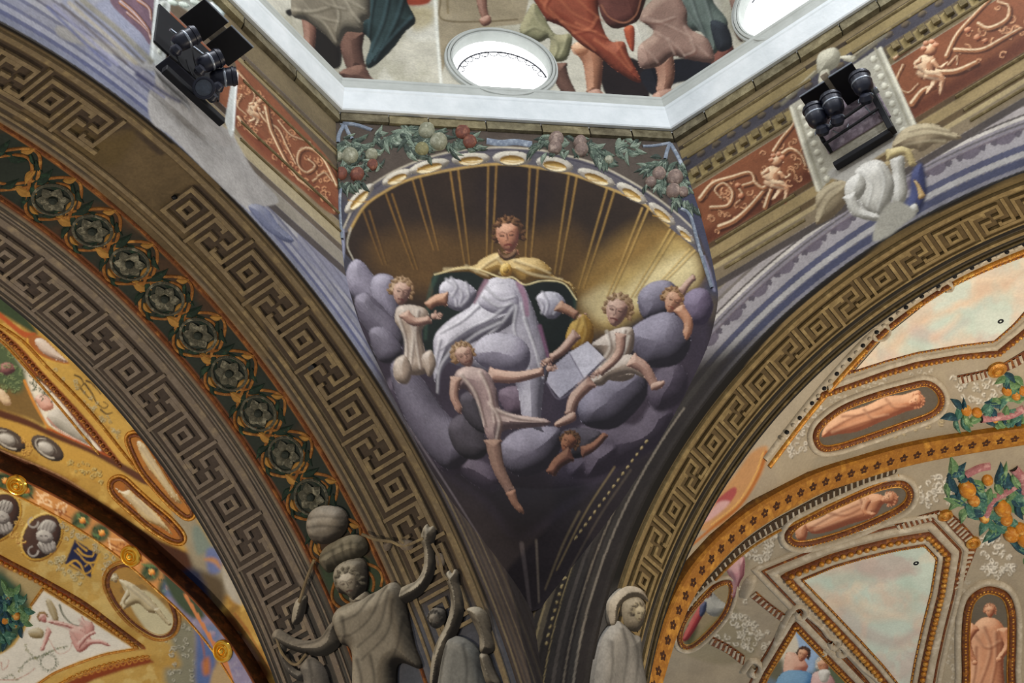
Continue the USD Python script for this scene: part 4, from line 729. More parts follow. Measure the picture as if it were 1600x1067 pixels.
# the walls and the pendentive
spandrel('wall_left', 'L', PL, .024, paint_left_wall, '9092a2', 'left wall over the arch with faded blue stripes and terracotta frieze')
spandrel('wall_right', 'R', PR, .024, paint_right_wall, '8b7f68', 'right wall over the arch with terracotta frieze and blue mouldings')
P = Painter(project(Pd.reshape(-1, 3)), '2b2427'); paint_pendentive(P)
FR = painted('corner_fresco', Pd.reshape(-1, 3), tri(quads(nT, nS)), P, FRESCO, label='fresco of a robed man on lavender clouds in a ribbed shell between the arches', cat='fresco', floor_name='painted_ground')
# carved dentils and fillets that stand out from the right wall's cornice zone
tr = thing('trim_2', 'row of small ochre dentils and fillets under the right cornice', kind='structure'); M_DENT = [mat(f'ochre_dentil_{i}', a, b, 6, .85, c3=c) for i, (a, b, c) in enumerate((('857550', '6b5d3e', '978660'), ('7a6c4a', '5f5338', '8d7d58')))]
zd_ = zat('R', (1077, 276)); rg2 = random.Random(8)
for s_ in np.arange(4.25, 11.2, .23):
    if 6.0 < s_ < 7.85: continue
    c = K+tR*s_+np.array([0, 0, zd_])-nR*.02; px = project(c)
    if px[0] < 1640 and px[1] > -40: obj('dentil', boxm((.12, .07, .17), frame(tR, -nR, np.array([0, 0, 1.]), c), .006), M_DENT[rg2.randrange(2)], tr, smooth=30)
for y0, dz, h in ((236, 0, .04), (252, 0, .03), (289, .02, .035), (381, 0, .04), (402, 0, .03), (419, 0, .03)):
    z_ = zat('R', (1057+(y0-232)*.4, y0)); 
    for s0, s1 in (((4.2, 6.55), (7.3, 11.5)) if y0 < 270 else ((4.2, 6.0), (7.9, 11.5)) if y0 < 300 else ((4.2, 5.6), (8.3, 10.5))): X = K+tR*np.linspace(s0, s1, 12)[:, None]+np.array([0, 0, z_]); obj('fillet', sweep(X, np.repeat(-nR[None], 12, 0), half_round(.07, h, 6, -.004)), M_DENT[0], tr)
trl = thing('trim_3', 'narrow brown fillets along the left wall frieze', kind='structure')
for y0, x0 in ((236, 526), (268, 528), (332, 528), (362, 532)):
    z_ = zat('L', (x0, y0)); X = K+tL*np.linspace(3.95, 6.1, 8)[:, None]+np.array([0, 0, z_]); obj('fillet', sweep(X, np.repeat(-nL[None], 8, 0), half_round(.06, .03, 6, -.004)), M_DENT[1], trl)

# ------------------------------------------------------------------ relief garland along the top of the pendentive: leaves and fruit one by one
def leafmesh(surf, x, y, L, w, rot, h=.035):
    """A leaf in low relief: pointed, ridged along the middle."""
    R = math.radians(rot); t = np.linspace(0, 1, 9); hw = w/2*np.sin(np.pi*t**.8)*(1-.15*t); U = np.array([math.cos(R), math.sin(R)]); N = np.array([-U[1], U[0]]); rows = []
    bend = .12*L*np.sin(np.pi*t)
    for k in (-1, -.5, 0, .5, 1): rows.append(np.array([x, y])+U*(t*L)[:, None]+N*(hw*k+bend)[:, None])
    px = np.array(rows); X = surf.to3(px.reshape(-1, 2)); Nn = surf.nrm(X); hh = (np.array([0, .75, .55, .75, 0])[:, None]*np.sin(np.pi*np.clip(t*.9+.08, 0, 1))[None]*h+.006).ravel(); hh[np.r_[0:9, 36:45]] = -.004
    return fix(X+Nn*hh[:, None], tri(quads(5, 9)))
def fruitmesh(surf, x, y, r, h=None, sides=18):
    rr = np.array([1, .97, .88, .7, .45, .22, .1, 0]); hh = np.array([-.02, .3, .55, .8, .95, .99, .93, .88]); g = np.arange(sides)*2*np.pi/sides
    px = np.array([[x+r*a*math.cos(b), y+r*a*.92*math.sin(b)] for a in rr for b in g]); X = surf.to3(px); N = surf.nrm(X)
    s_ = np.linalg.norm(surf.to3([(x+r, y)])-surf.to3([(x, y)])); X = X+N*(np.repeat(hh, sides)*(h or s_*.85))[:, None]; V, F = X, tri(quads(len(rr), sides, True))
    return fix(V, F)
M_LEAF = [mat(f'garland_leaf_{i}', a, b, 9, .7, bump=.3, c3=c) for i, (a, b, c) in enumerate((('6e7c6c', '4a584c', '949f8c'), ('959f8e', '6c7a6a', 'b6beac'), ('505a50', '39433c', '6f7a6c')))]
M_FRUIT = {k: mat(f'{k}_fruit', a, b, 7, .6, c3=c) for k, (a, b, c) in dict(pale=('a3a28c', '7c7c66', 'c4c2ae'), red=('8e5440', '643c32', 'aa7258'), rosy=('a08a7c', '74625a', 'c0aa9a'), lemon=('9a946a', '74704e', 'b6b084')).items()}
M_RIBBON = mat('grey_ribbon', '9aa3ac', '6d7684', 6, .7, c3='bcc4ca')
rg = random.Random(11)
def garland(label, leaves, fruits, ribbons, ox, oy, k):
    g = thing('garland', label, parent=FR)
    for x, y, r, kind in fruits: obj('fruit', fruitmesh(PEND, ox+x*k, oy+y*k, r*k), M_FRUIT[kind], g)
    extra = [(x+rg.uniform(-1, 1)*r*1.5-r*.3, y+rg.uniform(-1, 1)*r*1.3, r*rg.uniform(1.2, 2.0), r*rg.uniform(.5, .8), rg.uniform(0, 360)) for x, y, r, kd in fruits for _ in range(7)]+[(x+rg.uniform(-30, 30), y+rg.uniform(-18, 18), L*rg.uniform(.7, 1.1), w, a+rg.uniform(-60, 60)) for x, y, L, w, a in leaves[::2]]
    for x, y, L, w, rot in list(leaves)+extra: obj('leaf', leafmesh(PEND, ox+x*k, oy+y*k, L*k, w*k, rot), rg.choice(M_LEAF), g)
    for a, w in ribbons:
        px = spline(P2(a, (ox, oy), k), False, 4); X = PEND.to3(px); obj('ribbon', sweep(X, PEND.nrm(X), half_round(w, .03, 6, -.004)), M_RIBBON, g)
def spray(pts, n, L, w, spread, seed, ang=None):
    r = random.Random(seed); out = []
    for x, y in pts:
        for j in range(n):
            a = (ang if ang is not None else r.uniform(0, 360))+r.uniform(-spread, spread); out.append((x+r.uniform(-12, 12), y+r.uniform(-8, 8), L*r.uniform(.75, 1.2), w*r.uniform(.8, 1.2), a))
    return out
PEND.f  # the garland lies on the pendentive
garland('green leaf and fruit garland along the top edge, left of its grey ribbon', [*spray([(185, 85), (215, 95), (245, 85)], 5, 62, 26, 90, 2, 30), *spray([(300, 60), (330, 110), (310, 130)], 4, 90, 30, 45, 3, 10), *spray([(430, 70), (480, 120), (520, 95)], 3, 76, 24, 40, 4, 20), *spray([(330, 90), (400, 130)], 4, 84, 28, 60, 5, 180), *spray([(560, 90), (590, 125)], 3, 60, 20, 40, 6, -10)],
        [(390, 70, 36, 'pale'), (440, 115, 38, 'pale'), (370, 145, 30, 'lemon'), (540, 75, 32, 'red'), (570, 115, 30, 'red')], [('40,28 100,40 165,62', .07), ('30,40 90,44 160,66', .04)], 520, 180, .375)
garland('green leaf and fruit garland along the top edge, right of its grey ribbon', [*spray([(880, 125), (960, 130), (985, 115)], 3, 74, 24, 60, 7, 180), *spray([(1080, 130), (1110, 150), (1140, 170)], 4, 72, 30, 70, 8, 80), *spray([(1180, 140), (1220, 150), (1240, 130)], 4, 62, 26, 120, 9, 60), *spray([(860, 110), (1060, 120)], 3, 60, 22, 40, 10, 0)],
        [(930, 105, 33, 'rosy'), (925, 138, 30, 'rosy'), (1030, 115, 28, 'rosy'), (1035, 147, 30, 'rosy'), (1150, 190, 20, 'pale')], [('640,108 700,116 760,112 830,122', .16), ('1290,130 1340,128 1405,116', .07)], 520, 180, .375)
garland('hanging bunch of leaves and fruit at the fresco\'s upper left corner', [*spray([(130, 210), (180, 215), (220, 235)], 4, 80, 26, 50, 12, 30), *spray([(150, 240), (240, 250)], 4, 86, 30, 40, 13, 150), *spray([(130, 340), (210, 350)], 4, 74, 26, 40, 14, 80), *spray([(110, 440), (170, 450), (210, 440)], 4, 64, 22, 40, 15, 90), *spray([(280, 270), (250, 330)], 3, 70, 26, 60, 16, 40)],
        [(165, 305, 48, 'pale'), (285, 295, 36, 'pale'), (100, 305, 28, 'pale'), (290, 350, 32, 'red'), (115, 400, 36, 'red'), (205, 405, 40, 'red')], [('130,130 105,180 100,225', .07), ('140,130 160,175 180,205', .07), ('118,470 110,540 112,640 122,760', .05)], 500, 160, .2813)
garland('hanging bunch of leaves and fruit at the fresco\'s upper right corner', [*spray([(150, 250), (90, 270), (200, 265)], 4, 90, 28, 60, 17, 100), *spray([(60, 310), (110, 300)], 3, 84, 26, 40, 18, 160), *spray([(120, 390), (210, 390), (260, 370)], 4, 78, 34, 50, 19, 80), *spray([(200, 470), (260, 480), (290, 500)], 4, 66, 26, 40, 20, 80), *spray([(230, 320)], 3, 76, 26, 50, 21, 30)],
        [(105, 330, 40, 'rosy'), (60, 375, 32, 'rosy'), (195, 352, 46, 'rosy'), (185, 425, 42, 'rosy'), (240, 430, 30, 'rosy')], [('165,160 150,200 140,245', .07), ('170,160 205,220 235,280', .08), ('230,520 280,560 330,740 400,960', .06)], 1000, 180, .2813)

# ------------------------------------------------------------------ the two arches
def wfill(P, aw, w0, w1, col, soft=.012):
    a = np.clip(.5+np.minimum(aw[:, 1]-w0, w1-aw[:, 1])/soft, 0, 1)[:, None]; P.c = P.c*(1-a)+lin(col)*a
LOST = spline(P2('20,186 44,170 84,197 105,216 152,219 199,203 250,243 273,226 345,292 300,290 264,321 275,335 330,405 372,455 412,505 418,560 402,548 380,520 352,488 318,440 270,402 214,360 172,318 130,262 92,228 60,196'), True, 3)
LOSTP = Polygon(LOST).buffer(0)
def paint_soffit_left(P, surf, X):
    aw = np.stack([np.arctan2((X[:, 2]-surf.za)/surf.ec, surf.off-(X-C)@surf.t), (X-C)@surf.n-surf.h], -1)
    for w0, w1, c in ((-1, .05, '1a1510'), (.05, .2, '6c5b40'), (.2, .94, '43372b'), (.94, 1.06, '77684f'), (1.06, 1.1, '3d342a'), (1.1, 1.16, '75674f'), (1.16, 1.2, '463c30'), (1.2, 1.25, '6e604c'), (1.25, 1.33, '8c5a2c'), (1.33, 2.2, '20261f'), (2.2, 2.31, '5e341b'), (2.31, 2.34, '7d6f5a'), (2.34, 2.38, '2d2a26'), (2.38, 2.42, '6a6052'), (2.42, 2.46, '2f2b26'), (2.46, 2.6, '7c7063'), (2.6, 3.37, '3f352e'), (3.37, 3.46, '746a5e'), (3.46, 3.49, '2a2622'), (3.49, 3.53, '5e564c'), (3.53, 9, '242220')): wfill(P, aw, w0, w1, c)
    n = meshkit.fbm(X*1.3, 5, 4); k = np.clip((n-.52)/.1, 0, 1)*((aw[:, 1] > 1.3) & (aw[:, 1] < 2.2)); P.c = P.c*(1-k[:, None]*.6)+lin('4a2e1a')*k[:, None]*.6
    P.at(0, 0, 1); P.fill(LOST, '5c4c34', 3, curve=False, grain=.18); P.fill('90,175 160,215 210,205 180,260 130,240', '574729', 10, alpha=.8)
    # smoky grey where the painted figures stand
    P.fill('640,960 700,930 800,1000 830,1140 560,1140 560,1040', '4b4d55', 26, alpha=.85); P.fill('500,880 560,1000 560,1140 430,1140 440,1000', '35332f', 24, alpha=.8); P.fill('540,850 600,900 575,930 520,930 500,880', '2c3a26', 8, alpha=.9)
def paint_soffit_right(P, surf, X):
    aw = np.stack([np.arctan2((X[:, 2]-surf.za)/surf.ec, surf.off-(X-C)@surf.t), (X-C)@surf.n-surf.h], -1)
    for w0, w1, c in ((-1, .07, '0f0c0a'), (.07, .27, '7d6a48'), (.27, .87, '5a4a30'), (.87, .92, '7d6a48'), (.92, 1.0, '1e1a15'), (1.0, 1.12, '5a5040'), (1.12, 1.17, '1c1915'), (1.17, 1.26, '463f34'), (1.26, 9, '151310')): wfill(P, aw, w0, w1, c)
    k = np.clip((.15*np.clip((1.40-aw[:, 0])/.3, 0, 1)-aw[:, 1])/.02, 0, 1)[:, None]; P.c = P.c*(1-k)+lin('0b0908')*k  # dark rim and wedge: shadow gap at the arch edge, painted in
    P.at(0, 0, 1); P.fill('1390,370 1500,318 1600,270 1640,290 1510,335 1400,385 1310,450', '5f5033', 4, alpha=.85); P.fill('925,960 1000,930 1000,1140 900,1140', '4d4a48', 20, alpha=.7)
aL = soffit('L', SL, wL, .026, paint_soffit_left, '4b3e30', 'broad left arch with greek key bands and a row of round rosettes')
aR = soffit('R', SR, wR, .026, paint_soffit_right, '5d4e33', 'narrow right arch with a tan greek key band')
AA = np.linspace(.2, 2.18, 180)
for surf, root, items in ((SL, aL, ((.13, .085, .03, M_RIDGE), (1.0, .07, .03, M_RIDGE), (1.13, .05, .02, M_RIDGE), (1.29, .05, .03, None), (2.25, .05, .03, None), (2.53, .1, .03, M_RIDGE_G), (2.40, .035, .02, M_RIDGE_G), (3.415, .06, .03, M_RIDGE_G), (3.51, .03, .02, M_RIDGE_G))), (SR, aR, ((.205, .09, .05, M_RIDGE_R), (.895, .04, .03, M_RIDGE_R), (1.06, .07, .04, M_RIDGE_R), (1.215, .05, .03, M_GROUND_R)))):
    for w, wd, h, m in items:
        if m is None: obj('red_fillet', strip(surf, AA, w, wd, h, 'round'), mat('ochre_red_fillet', '8a5526', '5e3218', 5, .8, c3='a86c34') if 'ochre' not in used else '/World/Looks/ochre_red_fillet', root); used['ochre'] = 1
        else: obj('border_strip', strip(surf, AA, w, wd, h), m, root, smooth=False)
inlost = lambda m: LOSTP.contains(Point(*project(m.vertices).mean(0)))
meander(aL, SL, 1.46, .1715, .2, .93, range(-5, 6), M_RIDGE, gap=inlost)
meander(aL, SL, 1.43, .1715, 2.6, 3.36, range(-5, 6), M_RIDGE_G, flip=True)
meander(aR, SR, 1.29, .178, .27, .87, range(-6, 7), M_RIDGE_R, flip=True)
obj('ceiling_hook', join([lathe([(.0, .0), (.03, .01), (.03, .04), (0, .05)], SL.to3([(273, 307)])[0], SL.nrm(SL.to3([(273, 307)]))[0], 10), tube(SL.to3([(273, 305)])+np.array([[.035*math.cos(x), 0, .035*math.sin(x)-.05] for x in np.linspace(0, 6.2, 14)]), .008, 6)]), M_BLACK, aL)
p_ = SL.to3([(488, 574)])[0]; obj('wall_hole', lathe([(.07, .0), (.05, .046), (0, .046)], p_, SL.nrm(p_[None])[0], 10), M_BLACK, aL)

# rosettes in their guilloche
M_PATERA = mat('grey_rosette', '6a6656', '403e32', 9, .8, bump=.3, c3='98927c'); M_PATERA_D = mat('dark_rosette', '2e332b', '1e221c', 9, .8)
M_OCHRE = mat('ochre_ribbon', 'a06a2e', '6e4218', 6, .75, c3='b98440'); M_LEAFD = mat('dark_green_leaf', '1c3022', '121f16', 9, .8, c3='2a4430'); M_FLECK = mat('yellow_fleck', 'a87a36', '7a5622', 8, .7)
Cc = lambda a, w, h: SL.at(a, w, h)
def ros(i, a, w):
    c = Cc(a, w, 0.0); nrm = SL.nrm(c[None])[0]; tx = SL.n; ty = np.cross(nrm, tx)
    px = project(c); r = thing('rosette', None, 'rosette', parent='/World', at=c)
    mk = lambda prof, s=28: lathe(prof, np.zeros(3), nrm, s)
    obj('rim', mk([(.27, 0), (.27, .03), (.25, .05), (.235, .04), (.23, .015)]), M_PATERA, r, local=True)
    obj('dish', mk([(.235, .012), (.15, .016), (.0, .02)]), M_PATERA_D, r, local=True)
    for k in range(6):
        g = k*math.pi/3+.3; u = math.cos(g)*tx+math.sin(g)*ty; v = np.cross(nrm, u); th = np.linspace(0, 1, 7); ps = []
        for cc in (-1, -.5, 0, .5, 1): ps.append(u*(.05+.165*th)[:, None]+v*(.075*cc*np.sin(np.pi*np.clip(th*.85+.15, 0, 1)))[:, None]+nrm*(.02+.05*np.sin(np.pi*th)*(1-.55*abs(cc)))[:, None])
        obj('petal', fix(np.array(ps).reshape(-1, 3)+c, tri(quads(5, 7))) if False else (np.array(ps).reshape(-1, 3), tri(quads(5, 7))), M_PATERA, r, local=True)
    obj('boss', mk([(.06, .015), (.055, .06), (.03, .085), (0, .09)], 14), M_PATERA_D, r, local=True)
    return r
ORD = ['first', 'second', 'third', 'fourth', 'fifth', 'sixth', 'seventh', 'eighth', 'ninth', 'tenth', 'eleventh']
k = 0
for i in range(-4, 7):
    a = 1.24-.0995*i; px = project(Cc(a, 1.78, 0))
    if px[0] < -40 or px[1] < -40 or px[1] > 1110 or LOSTP.buffer(-25).contains(Point(*px)): continue
    if px[1] > 800: continue
    tag(ros(i, a, 1.78), label=f'grey carved rosette on the left arch, {ORD[k]} in its row from the picture\'s left edge', group='rosettes of the left arch'); k += 1
gu = thing('guilloche', 'ochre guilloche ribbon with dark green leaves winding round the arch rosettes', 'ornament'); aa = np.linspace(.62, 1.95, 420)
for sgn in (1, -1):
    ctr = lambda a: 1.77+sgn*.36*np.cos(np.pi*(a-1.24)/.0995)
    for o in (-.075, .075):
        seg = []; w = ctr(aa)+o*1.0
        Pt = SL.at(aa, w, 0); ok = ~shapely.contains_xy(LOSTP, *project(Pt).T); idx = np.split(np.where(ok)[0], np.where(np.diff(np.where(ok)[0]) > 1)[0]+1)
        for j in idx:
            if len(j) > 5: obj('ribbon', sweep(Pt[j], SL.nrm(Pt[j]), half_round(.05, .022+.004*sgn, 5, -.003)), M_OCHRE, gu)
    for j, a in enumerate(np.arange(.66, 1.9, .0166)):
        w = ctr(a); c = project(SL.at(a, w, 0))
        if LOSTP.contains(Point(*c)) or c[0] < -60 or c[1] > 850 or not (-60 < c[1]): continue
        d = project(SL.at(a-.01, ctr(a-.01), 0))-c; ang = math.degrees(math.atan2(d[1], d[0])); L = np.linalg.norm(d)/.01*.028
        obj('leaf', leafmesh(SL, c[0], c[1], L*.9, L*.42, ang+(25 if j % 2 else -25), .03), M_LEAFD if j % 3 else M_FLECK, gu)
    
# ------------------------------------------------------------------ grey painted statues at the feet of the arches, in low relief
GRI = ('1e1a16', '655c4e', 'b8ae9a')
def statue(label, surf, o, k, pieces, cat='statue', lift=.05, folds=(), heads=()):
    root = thing('statue', label, cat)
    for nm, a, h, cols in pieces:
        poly = Polygon(spline(P2(a, o, k), True, 2)).buffer(0); V, F, px = raised(surf, poly, 1.7, h, lift=lift, round_=14)
        P = Painter(px, cols[1]); P.blob(np.array(poly.buffer(1.6).exterior.coords)[:-1], *cols, R=26, curve=False); P.at(*o, k)
        P.folds(list(folds), cols[0], cols[1], 13, alpha=.6)
        for hd in heads: P.head(*hd)
        obj(nm, (V, F), FRESCO, root, col=np.clip(P.c, 0, .9))
    return root
SH = ('1c1a18', '524d47', '8f877b')
statue('grey stone woman in draped robe carrying a basket on her head', SL, (400, 707), .3375, [
    ('robe', '380,730 440,695 560,645 640,600 690,640 705,720 720,800 742,900 770,1000 665,985 640,1200 470,1200 452,930 400,880 362,790', .12, GRI),
    ('arm', '640,655 700,615 752,590 782,530 785,450 770,405 780,352 800,330 812,345 828,338 842,372 832,430 840,520 822,590 780,650 720,690 670,700', .07, GRI), ('arm', '385,770 400,850 390,900 330,940 250,935 180,915 120,890 85,862 88,830 115,815 150,835 200,862 260,868 310,850 345,800', .08, ('1f1c18', '575046', '968c7c')),
    ('neck', '445,650 510,640 545,690 500,720 450,705', .05, GRI), ('head', '365,570 390,510 450,480 510,500 525,570 515,640 470,690 430,660 385,640', .12, GRI),
    ('basket', '300,485 335,430 440,380 505,395 525,450 475,495 380,535 345,555 312,525', .1, ('262219', '5c5444', '978d76')),
    ('urn', '240,330 262,270 320,243 400,258 432,310 420,365 370,412 300,420 255,390', .12, ('2c2620', '746a5c', 'c2b8a8'))],
    folds=['620,620 560,760 470,840 400,850', '640,640 600,800 500,900', '660,680 640,830 520,960', '560,660 500,740 420,780', '700,760 690,880 650,980', '500,960 520,1060 500,1160', '560,940 580,1050 570,1160', '430,760 440,840 430,880', '340,500 350,540', '380,450 395,525', '420,420 435,505', '460,410 465,490', '495,420 490,470', '310,480 420,425 500,410', '250,300 330,285 430,300', '255,340 340,330 430,340', '270,380 340,385 415,365', '330,410 345,385', '690,650 740,610 790,560', '790,370 800,400', '810,365 815,400', '350,820 300,870 200,890', '380,800 350,850'], heads=[(452, 600, 62, -14, ('2a251e', '655d4e', '9f9682'), ('3a332b', '857b6a', 'c2b8a6'), -.1)])
statue('grey stone man with raised arm and wrapped cloth beside the basket bearer', SL, (400, 707), .3375, [
    ('body', '880,880 930,850 990,870 1040,920 1060,1000 1080,1200 830,1200 850,1060', .08, ('222222', '5e5d58', '98948a')), ('head', '800,760 830,720 880,730 885,780 850,815 815,800', .07, SH),
    ('arm', '885,570 905,545 915,560 928,540 945,562 948,600 965,660 972,730 955,800 925,870 900,930 870,1010 850,1080 815,1080 822,960 845,880 885,800 908,720 906,650', .08, GRI), ('arm', '985,725 1035,715 1075,750 1100,850 1108,920 1050,930 1040,850 1000,760', .06, GRI), ('tassel', '1040,940 1080,935 1110,1010 1140,1080 1080,1080 1050,1010', .05, GRI)],
    folds=['900,900 880,1000 870,1100', '980,890 1000,1000 990,1150', '1040,930 1050,1050 1060,1150', '840,930 860,850 890,800', '805,770 830,780', '830,750 850,765', '900,620 930,680 940,760', '1000,760 1050,800 1070,880', '1050,960 1080,1020 1110,1070'], heads=[(842, 772, 36, -28, ('1c1a18', '3c3833', '645e56'), ('242220', '5e5850', '938b7e'), .2)])
statue('small grey stone child holding a tassel at the lower edge', SL, (400, 707), .3375, [('body', '215,990 260,945 320,985 350,1060 360,1160 240,1160 230,1060', .06, SH), ('arm', '110,850 150,880 150,950 190,1000 230,1020 220,1060 160,1020 120,940', .05, SH), ('tassel', '190,690 240,660 240,720 220,780 175,790', .05, GRI)], folds=['260,960 280,1040 270,1140'])
statue('pale stone woman with one arm over her head on the right arch', SR, (860, 707), .3375, [
    ('arm', '262,690 330,622 405,630 442,690 400,672 345,680 305,720 290,800 262,790', .05, ('3c352b', '84796a', 'beb3a0')), ('head', '320,700 380,665 425,700 420,780 385,830 330,800', .07, ('2e281f', '6e6454', 'a89c86')),
    ('robe', '215,900 285,785 330,800 370,840 405,860 412,950 425,1180 200,1180', .08, ('302e2c', '6a6660', 'a6a096'))], folds=['300,820 320,920 300,1080', '350,850 370,960 350,1120', '250,880 250,1000 230,1120', '300,700 340,650 400,650'], heads=[(384, 745, 44, 8, ('2e281f', '665c4c', '94886f'), ('3a332a', '80765f', 'b4a88e'), .3)])
ro = thing('rope', 'twisted cord with tied cloth ends strung between the grey statues', 'rope')
for a in ('505,375 570,400 640,410 700,430 790,395', '285,490 250,580 225,660 215,690', '830,420 860,480 880,560 905,590', '110,850 140,930 200,980 250,930', '700,420 680,400'): X = SL.to3(spline(P2(a, (400, 707), .3375), False, 3)); obj('cord', tube(X+SL.nrm(X)*.09, .022, 7), M_RIDGE, ro)
for a in ('600,420 640,405 625,450 605,450', '665,410 720,405 735,440 690,450', '840,470 870,470 880,520 850,520'):
    V, F, px = raised(SL, Polygon(spline(P2(a, (400, 707), .3375), True, 2)).buffer(0), 2, .05, lift=.06); obj('cloth_knot', (V, F), M_RIDGE_G, ro)

# ------------------------------------------------------------------ drum: painted parapet with draped figures seen from below
def paint_drum(P):
    P.mottle('9a9680', .014, .5, .5, 2); P.mottle('d2cfc2', .02, .56, .5, 5)
    P.at(430, 0, .3375)
    P.fill('755,0 980,-120 1200,-120 1150,110 960,130 860,170 800,260 775,330 770,400 755,200', '8f8166', 2, curve=False, alpha=.9); P.line('745,-200 742,40 770,410', 'd9d8cc', 14, soft=1.5); P.line('765,0 775,90 960,100 1120,90', '6d6048', 9); P.line('790,-120 800,60', '7b6d52', 12)
    P.fill('600,20 650,30 730,40 720,110 640,140', '9a8a5e', 8, alpha=.6); P.fill('595,-40 720,-60 710,15 600,20', '8a3c28', 3)
    # left figure: dark cloak, beige drape, bare shins
    DK = ('141a1a', '243130', '44585a'); BE = ('35312a', '746c5c', 'a89e8a'); FL = ('4a3028', '8a6454', 'c09a86'); FLD = ('2c1c18', '5c4238', '8a6858')
    m = P.new('painted_drapery', 'dark green cloak and beige drape over bare legs'); 
    P.fill('65,75 130,70 150,230 215,305 300,310 320,200 400,160 400,60 80,40', '1d1a18', 2, part=m)
    P.limb([(150, 60), (160, 160), (150, 260)], 66, 50, FL, m); P.limb([(360, 130), (355, 230), (380, 330)], 116, 84, FLD, m); P.blob('300,330 400,300 440,350 465,392 350,385 315,360', *FLD, m)
    P.blob('340,-120 620,-120 610,0 650,95 600,150 545,225 450,312 418,290 440,190 380,120 380,0', *DK, m, R=70); P.folds(['600,0 560,120 470,290', '540,-50 510,100 450,240', '470,-50 450,80 440,180', '640,90 580,150 500,240'], '0e1414', '4c6468', 13)
    P.blob('75,60 120,-120 400,-120 440,60 410,100 400,150 330,150 290,215 230,160 150,100', *BE, m, R=60); P.folds(['120,0 200,80 300,110', '150,60 240,120 290,200', '250,-30 300,60 290,150', '330,0 370,70 400,110', '90,55 180,60 260,40', '180,-60 240,20 330,50', '300,-80 340,0 420,50'], '5a5242', 'cfc5ae', 12)
    P.limb([(950, -60), (960, 30), (975, 90)], 60, 34, FL, m); P.blob('945,90 990,70 1000,105 965,122', *FL, m)
    # right-hand group
    P.at(820, 0, .2625); m = P.new('painted_drapery', 'orange-red mantle with olive and pink drapes over bare legs')
    RD = ('3a1810', '7d3c2a', 'b06a50'); OL = ('3e3c2a', '7d7a5c', 'b0a884'); PK = ('42302a', '84685c', 'b89c8a'); GG = ('2a302c', '545f58', '8a958c'); BR = ('2a1612', '54302a', '7d5044')
    P.fill('450,330 700,380 730,620 560,612 470,540', '1c1516', 2, part=m); P.fill('700,420 900,350 1110,360 1125,420 1050,470 890,500 800,570 730,540', '191a20', 2, part=m)
    P.blob('860,-160 1110,-160 1120,0 1205,120 1190,210 1120,340 1060,200 950,150', *GG, m, R=70); P.folds(['1000,0 1040,120 1110,300', '1080,0 1120,130 1150,250', '940,20 1000,110 1060,200'], '1e2422', '98a49c', 14)
    P.blob('1190,-160 1310,-100 1335,150 1300,245 1255,210 1240,100', *PK, m); P.folds(['1260,0 1290,120 1290,220'], '4a302c', 'd0b4a6', 10); P.blob('1150,300 1225,255 1245,340 1150,410 1110,370', *BR, m); P.blob('1105,130 1200,150 1235,270 1150,300', '14161a', '24272c', '3c4248', m)
    P.limb([(820, 330), (840, 450), (820, 560)], 130, 76, ('4a3026', '9a705c', 'd0a68c'), m); P.blob('790,545 880,530 905,580 830,622 735,612', *FL, m)
    P.limb([(340, 240), (400, 350), (410, 470), (410, 560)], 150, 78, ('4a2c20', '9a6a50', 'd6a888'), m); P.blob('370,550 440,530 485,598 380,592', *FL, m); P.blob(P.ell(330, 290, 52, 44), '7a4c34', 'b88664', 'e2bc98', alpha=.8)
    P.limb([(190, 370), (220, 470), (290, 590)], 110, 66, FLD, m); P.limb([(170, 120), (150, 0)], 90, 80, FLD, m)
    P.blob('680,90 860,-60 960,50 975,160 1085,230 1125,320 1112,372 960,352 880,335 800,392 690,402 676,280 765,190', *PK, m, R=60); P.folds(['720,110 860,160 1000,230', '780,200 860,250 900,330', '960,170 1020,260 1100,340', '700,290 760,330 800,380', '690,120 800,140 900,110', '860,240 930,300 960,340', '1000,250 1020,310 960,340'], '6a463c', 'e0c6b2', 12)
    P.blob('20,-160 450,-160 440,60 500,235 590,250 620,330 690,490 560,432 440,335 330,262 230,165 110,92', *RD, m, R=80); P.folds(['110,20 200,110 300,200 430,310', '200,-20 300,90 420,150', '280,-40 380,60 470,130', '320,150 440,210 510,240', '430,250 540,330 640,430', '440,120 400,180 300,210', '560,260 600,340 650,420', '150,0 130,60 190,120', '230,140 330,180 440,200'], '5c2014', 'e08c64', 15, alpha=.6)
    P.blob('590,170 650,160 650,300 620,280', '5a2418', '96462e', 'c06a48', m)
    P.blob('440,-160 730,-160 690,90 620,150 530,170 470,120 440,30', *BR, m, R=70); P.line('455,30 500,100 590,135 660,90 690,0', '8a5a44', 10)
    P.blob('-30,190 20,60 60,20 110,92 180,200 275,205 275,285 240,360 150,352 148,230 80,250', *OL, m, R=50); P.folds(['60,80 100,150 170,210', '160,220 200,280 180,345', '260,210 240,290 210,350', '0,200 60,170 120,190'], '4a4832', 'c6c09a', 12)
drum_wall('wall_drum', 1, *OC[0][:3], OC[0][3], paint_drum, 'cream drum wall with painted draped figures round a bright round window')
drum_wall('wall_drum_left', 0, nL, hL, tL, None, paint_drum, 'left drum wall with a dark draped figure')
drum_wall('wall_drum_right', 2, *OC[1][:3], OC[1][3], paint_drum, 'right drum wall beside the second round window')

